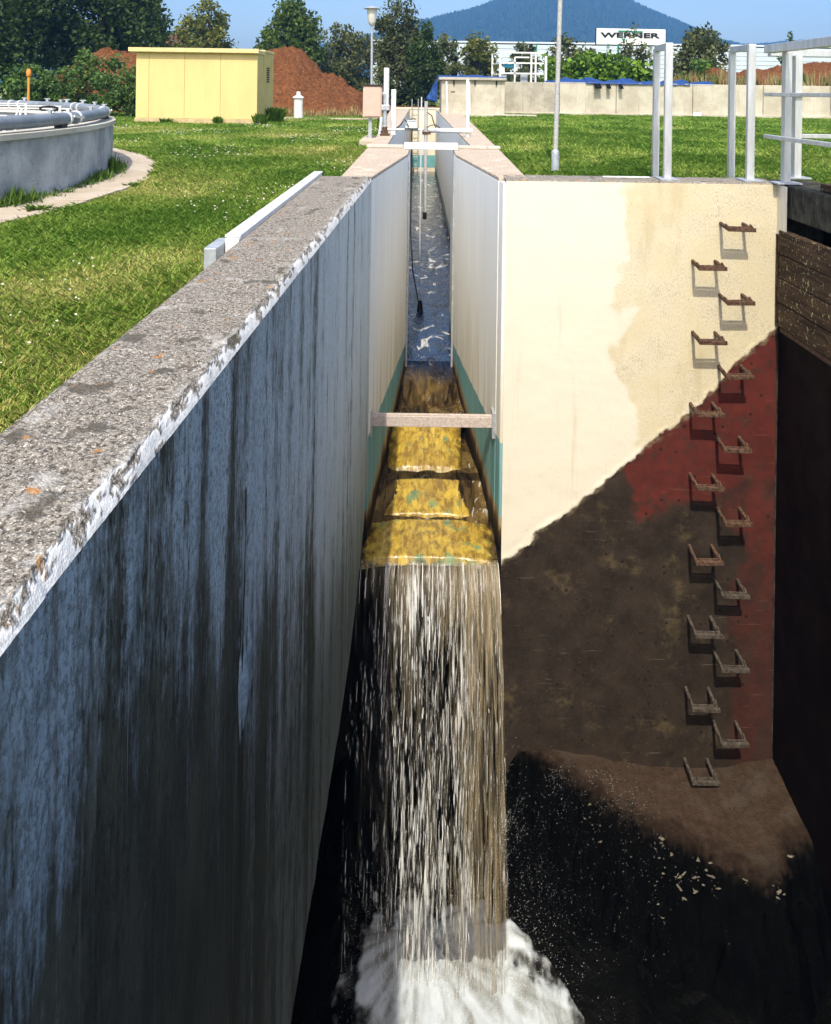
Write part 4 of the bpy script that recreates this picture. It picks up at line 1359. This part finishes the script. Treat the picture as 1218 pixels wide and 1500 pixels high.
# ================================================================== VEGETATION
def leaves(centers, size, q, tone, flat=0., aspect=.5):
    n = len(centers)
    a = q.randn(n, 3)
    a[:, 2] *= (1 - flat)
    a /= np.linalg.norm(a, axis=1)[:, None]
    b = q.randn(n, 3)
    b -= a * (a * b).sum(1)[:, None]
    b /= np.linalg.norm(b, axis=1)[:, None]
    s = (size * q.uniform(.6, 1.3, n))[:, None]
    return np.stack([centers - a * s, centers + b * s * aspect, centers + a * s, centers - b * s * aspect], 1)

def crown(cx, cy, z0, z1, w, d, q, n, lobes, shape='round'):
    """leaf centres spread through many uneven clumps inside the crown's volume"""
    H = z1 - z0
    C, T = [], []
    per = n // lobes
    for i in range(lobes):
        while True:
            u = q.uniform(-1, 1, 3)
            t = (u[2] + 1) / 2
            if shape == 'cone':
                lim = (1 - t) * 1.0 + .05
            elif shape == 'bush':
                lim = math.sqrt(max(0, 1 - (t * .98) ** 2.2)) 
            else:
                lim = math.sqrt(max(0, 1 - u[2] ** 2)) * (1.05 - .25 * t) + .02
            rr = math.hypot(u[0], u[1])
            if rr < lim and rr > lim * .25 * q.rand():
                break
        c = np.array([cx + u[0] * w / 2 * .88, cy + u[1] * d / 2 * .88, z0 + H * (.05 + .90 * t)])
        r = np.array([w, d, H * .8]) * q.uniform(.07, .15) * (1.25 if shape != 'cone' else .8)
        p = q.randn(per, 3)
        p /= np.linalg.norm(p, axis=1)[:, None]
        p *= (q.rand(per) ** .45)[:, None]
        C.append(c + p * r)
        T.append(np.clip(q.uniform(.05, .65) + q.uniform(-.25, .35, per), 0, 1))
    return np.concatenate(C), np.concatenate(T)

def tree(name, cx, cy, h, w, leaf, label, n=4200, lobes=60, size=.14, z0=.16, shape='round', trunk=.12, seed=1, gz=GL, cat='tree', group=None, d=None):
    q = np.random.RandomState(seed)
    t = thing(name, (cx, cy, gz), label, cat, group)
    h = gz + (h - gz) * 1.10
    H = h - gz
    zb = gz + H * z0
    mb = MB()
    top = Vector((cx + q.uniform(-.1, .1) * w, cy, gz + H * .8))
    base = Vector((cx, cy, gz - .05))
    if trunk:
        pts = [base.lerp(top, i / 4) + Vector((q.uniform(-.05, .05) * w * (i > 0), q.uniform(-.05, .05) * w * (i > 0), 0)) for i in range(5)]
        mb.tube(pts, [trunk * s for s in (1.2, .85, .65, .42, .15)], 8)
        for i in range(9):
            k = q.uniform(.2, .85)
            p = base.lerp(top, k)
            a = q.uniform(0, 6.28)
            L = w * q.uniform(.25, .42) * (1 - .35 * k)
            e = p + Vector((math.cos(a) * L, math.sin(a) * L, H * q.uniform(.08, .2)))
            mid = p.lerp(e, .5) + Vector((0, 0, H * .03))
            mb.tube([p, mid, e], [trunk * .4 * (1.1 - k), trunk * .26, trunk * .06], 5)
        mb.build('trunk', M['bark'], t, smooth=True)
    C, T = crown(cx, cy, zb, h, w, d or w, q, n, lobes, shape)
    me = npmesh('crown', leaves(C, size, q, T), 4, {'tone': T})
    link('crown', me, LEAF[leaf], t)
    return t

tree('broadleaf_tree', -18.0, 31, 7.6, 7.5, 'dark', 'huge dark broadleaf tree filling the corner above the tank', 30000, 170, .115, .02, seed=1, trunk=.3)
tree('broadleaf_tree', -14.6, 34, 6.6, 5.6, 'dark', 'dark broadleaf tree standing beside the huge corner tree', 18000, 120, .12, .02, seed=2, trunk=.25)
tree('broadleaf_tree', -14.5, 37.5, 5.3, 3.8, 'mid', 'green broadleaf tree rising above the soil heap and house roof', 11000, 100, .125, .04, seed=3, trunk=.2)
tree('broadleaf_tree', -20.5, 28.5, 3.6, 5.0, 'mid', 'low green tree at the picture edge behind the tank', 11000, 90, .10, .0, seed=33, trunk=.15)
tree('broadleaf_tree', -13.1, 44, 5.4, 3.9, 'gold', 'rounded olive green tree above the roof of the yellow shed', 8500, 90, .13, .1, seed=4, trunk=.18)
tree('broadleaf_tree', -7.0, 38, 4.9, 3.6, 'mid', 'dense green tree behind the top of the soil heap', 9500, 90, .12, .1, seed=5, trunk=.16)
tree('willow_tree', -4.2, 40, 4.0, 3.6, 'olive', 'loose olive willow between the soil heap and the lamp', 8500, 80, .10, .02, seed=6, trunk=.12)
tree('willow_tree', -1.4, 37, 4.8, 3.0, 'olive', 'tall grey green willow just beyond the lamp post', 11000, 90, .095, .02, seed=7, trunk=.12)
tree('willow_tree', -.15, 36, 3.7, 2.0, 'dark', 'darker willow bush above the end of the channel', 8500, 70, .095, .0, seed=8, trunk=.10)
tree('willow_tree', 1.0, 44, 3.7, 2.3, 'olive', 'thin see-through willow beyond the basin block', 2300, 50, .14, .02, seed=9, trunk=.10)
tree('broadleaf_tree', 3.0, 44, 4.0, 2.7, 'gold', 'yellowish green tree beyond the tarpaulin on the basin block', 3600, 60, .15, .05, seed=10, trunk=.10)
tree('shrub', 5.9, 46, 3.7, 3.0, 'olive', 'olive shrub behind the white scaffold frame', 2600, 50, .15, .0, seed=11, trunk=.07, cat='shrub')
tree('shrub', 8.0, 41, 3.6, 3.6, 'olive', 'olive brown shrub behind the vine hedge below the hill', 3400, 60, .14, .0, seed=12, trunk=.07, cat='shrub')
tree('sapling', 9.9, 36, 3.75, 1.7, 'olive', 'thin sapling growing in front of the white billboard', 900, 30, .11, .15, 'round', seed=13, trunk=.04)
tree('olive_bush', 12.0, 33, 3.5, 2.9, 'olive', 'feathery grey olive bush between the two hoop rails', 5200, 90, .11, .0, seed=14, trunk=.08, cat='bush')
tree('spruce_tree', 29.0, 60, 5.7, 1.9, 'mid', 'small pointed spruce seen over the handrail', 900, 40, .22, .05, 'cone', seed=15, trunk=.1)
tree('shrub', 28.2, 58, 3.6, 3.8, 'mid', 'green shrub below the small spruce', 1600, 36, .2, .0, seed=16, trunk=.08, cat='shrub')
tree('shrub', 10.9, 29.6, 1.95, 1.5, 'weed', 'small bright green shrub on the weedy soil heap', 1200, 26, .09, .2, seed=17, trunk=.04, cat='shrub')
for i, (x, y, h, w, lf, lab) in enumerate((
        (-10.9, 20.6, 1.15, 1.7, 'reed', 'pale blue green reedy shrub next to the orange post'),
        (-9.6, 21.0, 1.5, 2.1, 'reed', 'tallest reedy green shrub in the hedge behind the tank'),
        (-8.3, 20.8, 1.4, 2.1, 'reed', 'bushy green shrub in the hedge close to the shed'),
        (-7.35, 20.3, 1.05, 1.5, 'mid', 'dark green leafy shrub touching the wall of the shed'))):
    q = np.random.RandomState(50 + i)
    tree('reed_shrub', x, y, h, w, lf, lab, 5500, 70, .06, .0, 'bush', .03, 50 + i, cat='shrub', group='shrubs in the hedge behind the tank', d=1.3)
# vine hedge with broad leaves
q = np.random.RandomState(70)
t = thing('vine_hedge', (6.6, 29, GR), 'broad leaved bright green vine hedge above the blue tarpaulin', 'hedge')
C, T = crown(6.6, 29, .2, 2.3, 4.7, 1.6, q, 4200, 90, 'bush')
k = (C[:, 0] > 4.3) & (C[:, 0] < 8.9)
C, T = C[k], T[k]
extra = np.stack([q.uniform(4.4, 8.8, 1500), q.uniform(28.3, 28.7, 1500), q.uniform(.6, 2.05, 1500)], 1)
extra[:, 2] += .15 * np.sin(extra[:, 0] * 2.1)
C = np.concatenate([C, extra])
T = np.concatenate([T, q.rand(1500)])
link('foliage', npmesh('foliage', leaves(C, .105, q, T, .2, .8), 4, {'tone': T}), LEAF['bright'], t)
mb = MB()
for i in range(9):
    x = 4.7 + i * .48
    mb.tube([(x, 29, GR), (x + .1, 29.1, 1.0), (x - .05, 29, 1.8)], [.04, .03, .01], 6)
mb.build('stem', M['bark'], t)
# dark undergrowth beneath the willows at the end of the channel
q = np.random.RandomState(71)
for i, (x, w, h) in enumerate(((-1.9, 1.8, 1.0), (-.3, 2.0, 1.1), (1.4, 1.8, .9))):
    tree('bush', x, 36.5, h, w, 'dark', ('low dark bush under the tall willow', 'low dark bush above the end wall of the channel', 'low dark bush behind the basin block')[i], 1800, 36, .10, 0, 'bush', .03, 80 + i, cat='bush', group='low bushes beyond the channel')

# weeds: tufts at the foot of the tank, the shed and on the heaps
def weed(x, y, h, w, lab, seed, leaf='weed', n=60, gz=GL, name='weed', group='weeds at the foot of the tank', size=None, aspect=.28):
    q = np.random.RandomState(seed)
    a = q.uniform(0, 6.28, n)
    out = q.uniform(.3, 1, n)
    L = q.uniform(.5, 1, n) * h
    bx = np.stack([x + q.randn(n) * w * .15, y + q.randn(n) * w * .15, np.full(n, gz)], 1)
    tip = bx + np.stack([np.cos(a) * out * w * .6, np.sin(a) * out * w * .6, L], 1)
    side = np.stack([-np.sin(a), np.cos(a), np.zeros(n)], 1) * (L * aspect)[:, None]
    mid = (bx + tip) / 2 + np.array([0, 0, 1]) * (L * .15)[:, None]
    vv = np.stack([bx, mid - side, tip, mid + side], 1)
    o = link(name, npmesh(name, vv, 4, {'tone': q.rand(n)}), LEAF[leaf])
    return tag(o, lab, 'weed', group)
weed(-2.58, 5.0, .06, .18, 'broad leafed weed at the grass edge of the curved path', 121, n=60, group='weeds at the path edge')
weed(-2.46, 6.3, .05, .14, 'dock leaves where the lawn meets the middle of the curved path', 122, n=40, group='weeds at the path edge')
weed(-3.78, 17.2, .30, .30, 'weed clump at the corner of the yellow shed', 131, n=160, aspect=.14, group='weeds by the shed')
weed(-3.72, 18.4, .42, .5, 'taller weeds along the side wall of the yellow shed', 132, n=240, aspect=.14, group='weeds by the shed')
weed(-4.75, 17.15, .22, .22, 'small weed in front of the yellow shed near its corner', 133, n=40, group='weeds by the shed')
weed(-5.95, 17.15, .16, .3, 'small weed in front of the yellow shed plinth', 134, n=40, group='weeds by the shed')
def weedband(name, pts, leaf, lab, aspect):
    V_, T_ = [], []
    q = np.random.RandomState(len(pts))
    for (x, y, h, w, gz) in pts:
        n = 70
        a = q.uniform(0, 6.28, n)
        bx = np.stack([x + q.randn(n) * w * .3, y + q.randn(n) * w * .2, np.full(n, gz)], 1)
        tip = bx + np.stack([np.cos(a) * w * .3, np.sin(a) * w * .3, q.uniform(.4, 1, n) * h], 1)
        sd = np.stack([-np.sin(a), np.cos(a), np.zeros(n)], 1) * (h * aspect)
        V_.append(np.stack([bx, (bx + tip) / 2 - sd, tip, (bx + tip) / 2 + sd], 1))
        T_.append(q.rand(n))
    o = link(name, npmesh(name, np.concatenate(V_), 4, {'tone': np.concatenate(T_)}), LEAF[leaf])
    tag(o, lab, 'weeds', kind='stuff')
weedband('tank_weeds', [(TC.x + (RT + .05) * math.cos(R(a)), TC.y + (RT + .05) * math.sin(R(a)), h * (.6 + .5 * rnd.random()), .16, GL + .01) for a, h in ((-14, .10), (-13, .08), (-11, .12), (-9.5, .09), (-6, .14), (-5, .16), (-4, .14), (-2.6, .11), (-1, .10), (1, .07), (4, .09), (6, .11), (8, .13), (9.5, .12), (11, .10), (14, .12), (16, .18), (17.2, .20), (18.4, .16))], 'weed', 'low green weeds growing along the foot of the round tank', .06)
weedband('dry_weeds', [(9.6 + i * .36 + rnd.uniform(-.2, .2), 28.2 + (i % 3) * .4, rnd.uniform(.5, .95), .5, .9) for i in range(30)], 'straw', 'dry straw coloured weeds behind the long basin wall', .022)
weedband('green_weeds', [(9.8 + i * .9 + rnd.uniform(-.3, .3), 28.4, rnd.uniform(.4, .8), .5, .9) for i in range(9)], 'weed', 'green weeds among the dry stalks behind the long basin wall', .05)
weedband('heap_weeds', [(-5.9 + i * .33, 23.1 + rnd.uniform(-.2, .3), rnd.uniform(.2, .42), .4, GL) for i in range(14)], 'straw', 'straw coloured weeds at the foot of the large soil heap', .03)

# ---- lawn blades
def lawn(name, label, parts, q):
    """parts: (x0, x1, y0, y1, density, height, width); a point test trims each to the lawn"""
    V5, T5 = [], []
    for (xa, xb, ya, yb, dens, h, w, test) in parts:
        n = int((xb - xa) * (yb - ya) * dens)
        x = q.uniform(xa, xb, n)
        y = q.uniform(ya, yb, n)
        k = test(x, y)
        x, y = x[k], y[k]
        n = len(x)
        # uneven mowing: long green clumps and short yellowed patches
        pat = np.sin(x * 2.3 + 1.3 * np.sin(y * 1.1)) * np.sin(y * 1.7 + 1.1 * np.sin(x * 1.9)) + .5 * np.sin(x * 6.1 + y * 4.3) * np.sin(y * 5.2 - x * 3.1)
        pat = np.clip(.5 + .42 * pat + .18 * q.randn(n), 0, 1)
        H = h * (.35 + .75 * pat) * q.uniform(.6, 1.25, n)
        a = q.uniform(0, 6.28, n)
        lean = q.uniform(.4, 1.5, n) * H
        z = GL if xb < 0 else GR
        b = np.stack([x, y, np.full(n, z)], 1)
        d = np.stack([np.cos(a), np.sin(a), np.zeros(n)], 1)
        s = np.stack([-np.sin(a), np.cos(a), np.zeros(n)], 1) * (w * q.uniform(.6, 1.2, n))[:, None] / 2
        m = b + d * (lean * .35)[:, None] + np.array([0, 0, 1]) * (H * .65)[:, None]
        t = b + d * lean[:, None] + np.array([0, 0, 1]) * H[:, None]
        V5.append(np.stack([b - s, b + s, m + s * .8, t, m - s * .8], 1))
        dry = np.clip(np.sin(x * 1.1 + 2 + np.sin(y * .8)) * np.sin(y * .9 + 1.5 * np.sin(x * .7)) * 1.3, 0, 1) * (1.15 if xb < 0 else .5)
        T5.append(np.clip(.80 - .70 * pat + .35 * dry + .22 * q.randn(n), 0, 1))
    v = np.concatenate(V5)
    o = link(name, npmesh(name, v, 5, {'tone': np.concatenate(T5)}), LEAF['grass'], origin=(0, 0, 0))
    return tag(o, label, 'grass', kind='stuff')
def left_ok(x, y):
    e = np.where(y < 5.76, -.80, -.66) - np.where((y > 3.0) & (y < 5.8), .06, 0)
    k = (x < e) & (x > -.62 * y - .45) & (np.hypot(x - TC.x, y - TC.y) > RT + .42)
    k &= ~((x > -6.75) & (x < -3.85) & (y > 17.25))
    k &= ~((x < -1.0) & (y > 20.75) & (y < 21.45) & (x > -4.1))
    k &= x < -.655 - .033 * np.maximum(0, y - 10.2)
    return k
def right_ok(x, y):
    return (x > .79 + .02 * np.maximum(0, y - 5.8)) & (x < .60 * y + .6)
q = np.random.RandomState(90)
lawn('grass', 'mown lawn with yellowed patches between the tank and the near wall', [
    (-2.4, -.80, 1.0, 3.2, 19000, .036, .0036, left_ok),
    (-3.2, -.80, 3.2, 6.0, 11000, .038, .0046, left_ok),
    (-6.0, -.66, 6.0, 10.5, 5200, .046, .0066, left_ok),
    (-9.5, -.66, 10.5, 16.0, 2200, .055, .0105, left_ok),
    (-13.5, -.66, 16.0, 23.5, 1000, .065, .017, left_ok)], q)
lawn('grass', 'bright green lawn beyond the cream pit wall up to the basin wall', [
    (.78, 6.0, 5.95, 9.0, 5600, .055, .0070, right_ok),
    (.78, 9.0, 9.0, 15.0, 2300, .060, .011, right_ok),
    (.78, 16.0, 15.0, 24.4, 900, .070, .019, right_ok)], q)
# clover flowers
n = 620
x = q.uniform(-8, -.8, n * 6)
y = q.uniform(1.5, 17, n * 6)
k = left_ok(x, y) & (np.sin(x * 1.9 + y * .7) * np.sin(y * 1.3 - x * .6) > .30)
x, y = x[k][:n], y[k][:n]
n = len(x)
c = np.stack([x, y, GL + q.uniform(.035, .06, n)], 1)
r = (q.uniform(.6, 1.2, n) * (.0045 + .0006 * y))[:, None, None]
octv = np.array([(1, 0, 0), (0, 1, 0), (-1, 0, 0), (0, -1, 0), (0, 0, .9), (0, 0, -.7)])
P = c[:, None] + octv[None] * r
tri = np.concatenate([P[:, [a, b, e]] for a, b in ((0, 1), (1, 2), (2, 3), (3, 0)) for e in (4,)] + [P[:, [b, a, 5]] for a, b in ((0, 1), (1, 2), (2, 3), (3, 0))])
o = link('clover_flowers', npmesh('clover_flowers', tri, 3), simple('clover_white', (.60, .58, .46), .8, .3), origin=(0, 0, 0))
tag(o, 'small white clover heads dotted over the lawn by the tank', 'flowers', kind='stuff')

# ================================================================== FAR BUILDINGS, BILLBOARD
b = thing('long_hall', (30, 112, GR), 'long low white sheet clad hall below the wooded hill', 'building')
ztop, rows = 7.7, 12
for i in range(7):
    xa, xb_ = -8 + i * 12, 4 + i * 12
    mb = MB()
    for r_ in range(rows):
        z0, z1 = GR + (ztop - GR) * r_ / rows, GR + (ztop - GR) * (r_ + 1) / rows
        mb.hexa([(xa, 110, z0), (xb_, 110, z0), (xb_, 111, z0), (xa, 111, z0), (xa, 109.9, z1 - .06), (xb_, 109.9, z1 - .06), (xb_, 111, z1 - .06), (xa, 111, z1 - .06)])
    mb.build('cladding_bay', M['blueshed'], b)
    MB().box(xb_ - .09, xb_ + .09, 109.75, 109.88, GR, ztop + .1).build('post', M['green'], b)
MB().box(-8, 76, 111.05, 135, GR, ztop - .1).build('hall_body', M['blueshed'], b)
MB().box(-8.2, 76.2, 109.8, 135.2, ztop + .12, ztop + .35).build('roof', M['blueshed'], b)
s = thing('billboard', (21.7, 80, GR), 'white roadside billboard lettered WERNER in front of the wooded hill', 'billboard')
MB().hexa([(18.05, 80, 5.93), (25.4, 80, 5.90), (25.4, 80.3, 5.90), (18.05, 80.3, 5.93), (18.05, 80, 7.60), (25.4, 80, 7.56), (25.4, 80.3, 7.56), (18.05, 80.3, 7.60)]).build('board', M['signwhite'], s)
MB().box(17.98, 18.04, 79.98, 80.32, 5.88, 7.64).build('board_edge', M['inkblack'], s)
MB().box(25.41, 25.47, 79.98, 80.32, 5.85, 7.6).build('board_edge', M['inkblack'], s)
for x in (19.4, 24.0):
    MB().box(x - .12, x + .12, 80.32, 80.55, GR, 7.3).build('post', M['galv'], s)
def words(txt, x, z, width, height, mat, bold=.02, shear=.0):
    cu = bpy.data.curves.new('lettering', 'FONT')
    cu.body = txt
    cu.size = 1
    cu.extrude = .03
    cu.offset = bold
    cu.shear = shear
    tmp = bpy.data.objects.new('lettering', cu)
    COL.objects.link(tmp)
    dg = bpy.context.evaluated_depsgraph_get()
    me = bpy.data.meshes.new_from_object(tmp.evaluated_get(dg))
    bpy.data.objects.remove(tmp)
    n = len(me.vertices)
    co = np.empty(n * 3, 'f')
    me.vertices.foreach_get('co', co)
    co = co.reshape(-1, 3)
    mn_, mx_ = co.min(0), co.max(0)
    out = np.empty_like(co)
    out[:, 0] = x + (co[:, 0] - mn_[0]) / (mx_[0] - mn_[0]) * width
    out[:, 1] = 79.96 - co[:, 2]
    out[:, 2] = z + (co[:, 1] - mn_[1]) / (mx_[1] - mn_[1]) * height
    me.vertices.foreach_set('co', out.ravel())
    me.materials.clear()
    return link('lettering', me, mat, s)
words('WERNER', 18.45, 6.62, 6.35, .55, M['inkblack'], .035, .0)
for x0, x1, zt in ((20.35, 21.55, 7.40), (21.70, 22.95, 7.36)):
    MB().box(x0, x1, 79.95, 79.995, zt - .17, zt).build('green_bar', M['green'], s)
mb = MB()
mb.v = [(20.72, 79.95, 6.52), (21.14, 79.95, 6.52), (20.93, 79.95, 6.06), (20.72, 79.99, 6.52), (21.14, 79.99, 6.52), (20.93, 79.99, 6.06)]
mb.f = [(0, 2, 1), (0, 1, 4, 3), (1, 2, 5, 4), (2, 0, 3, 5)]
mb.m = [0] * 4
mb.build('green_triangle', M['green'], s)
h = thing('house', (-25, 71, GL), 'house with a dark red brown roof half hidden behind the trees', 'house')
MB().box(-28, -23.0, 70, 76, GL, 4.0).build('wall', M['brick'], h)
mb = MB()
mb.v = [(-28.3, 69.6, 3.95), (-22.7, 69.6, 3.95), (-22.7, 76.4, 3.95), (-28.3, 76.4, 3.95), (-25.0, 69.6, 6.0), (-25.0, 76.4, 6.0)]
mb.f = [(0, 1, 4), (2, 3, 5), (1, 2, 5, 4), (3, 0, 4, 5), (3, 2, 1, 0)]
mb.m = [0] * 5
mb.build('roof', M['brick'], h)

# ---- wooded hill
RIDGE = [(-1500, 30), (-700, 30), (-300, 30), (-159, 50), (-32, 79), (-14, 85), (68, 109), (123, 128), (186, 137), (255, 124), (323, 96), (386, 72), (423, 63), (459, 65), (539, 73), (700, 80), (1000, 60), (1800, 50)]
def ridge(x):
    for (a, b_), (c, d) in zip(RIDGE[:-1], RIDGE[1:]):
        if a <= x <= c:
            return b_ + (d - b_) * (x - a) / (c - a)
    return 30
def hillz(x, y):
    t = (y - 620) / 380
    k = sst(t, 0, 1) if t < 1 else 1 - .5 * sst(y, 1000, 1250)
    xr = x * 1000 / max(y, 900)
    return GL - 1 + (ridge(xr) + 3 * fbm(x * .012, y * .012, 2)) * k
o = MB().grid(lambda x, y: (x, y, hillz(x, y)), lin(-1500, 1800, 240), lin(620, 1200, 50)).build('hills', simple('hill_undergrowth', (.018, .035, .014), .9, .3, .05), origin=(0, 0, 0), smooth='all')
tag(o, kind='structure')
q = np.random.RandomState(95)
n = 15000
y = 690 + 330 * np.sqrt(q.rand(n))
x = q.uniform(-.34, .66, n) * y
z = np.array([hillz(a, b_) for a, b_ in zip(x, y)])
hh = q.uniform(5, 9, n)
ww = hh * q.uniform(.28, .45, n)
tris = []
c = np.stack([x, y, z], 1)
ph = q.uniform(0, 6.28, n)
for j in range(5):
    a0, a1 = ph + j * 1.2566, ph + (j + 1) * 1.2566
    p0 = c + np.stack([np.cos(a0) * ww, np.sin(a0) * ww, hh * .08], 1)
    p1 = c + np.stack([np.cos(a1) * ww, np.sin(a1) * ww, hh * .08], 1)
    tris.append(np.stack([p0, p1, c + np.stack([0 * hh, 0 * hh, hh], 1)], 1))
tone = np.tile(q.rand(n), 5)
o = link('hill_forest', npmesh('hill_forest', np.concatenate(tris), 3, {'tone': tone}), LEAF['conifer'], origin=(0, 0, 0))
tag(o, 'blue green conifer forest covering the distant hill', 'forest', kind='stuff')

# ---- the air between here and the hill
hz = NT('haze_air')
hz.t.nodes.remove(hz.b)
pv = hz.n('ShaderNodeVolumePrincipled')
pv.inputs['Color'].default_value = (.17, .47, 1.0, 1)
pv.inputs['Density'].default_value = .0007
pv.inputs['Anisotropy'].default_value = 0
hz.t.links.new(pv.outputs[0], hz.out.inputs['Volume'])
o = MB().box(-1700, 2100, -45, 1260, -6.5, 158).build('haze', hz.m, origin=(0, 0, 0))
tag(o, 'thin blue haze in the air towards the hill', 'haze', kind='stuff')
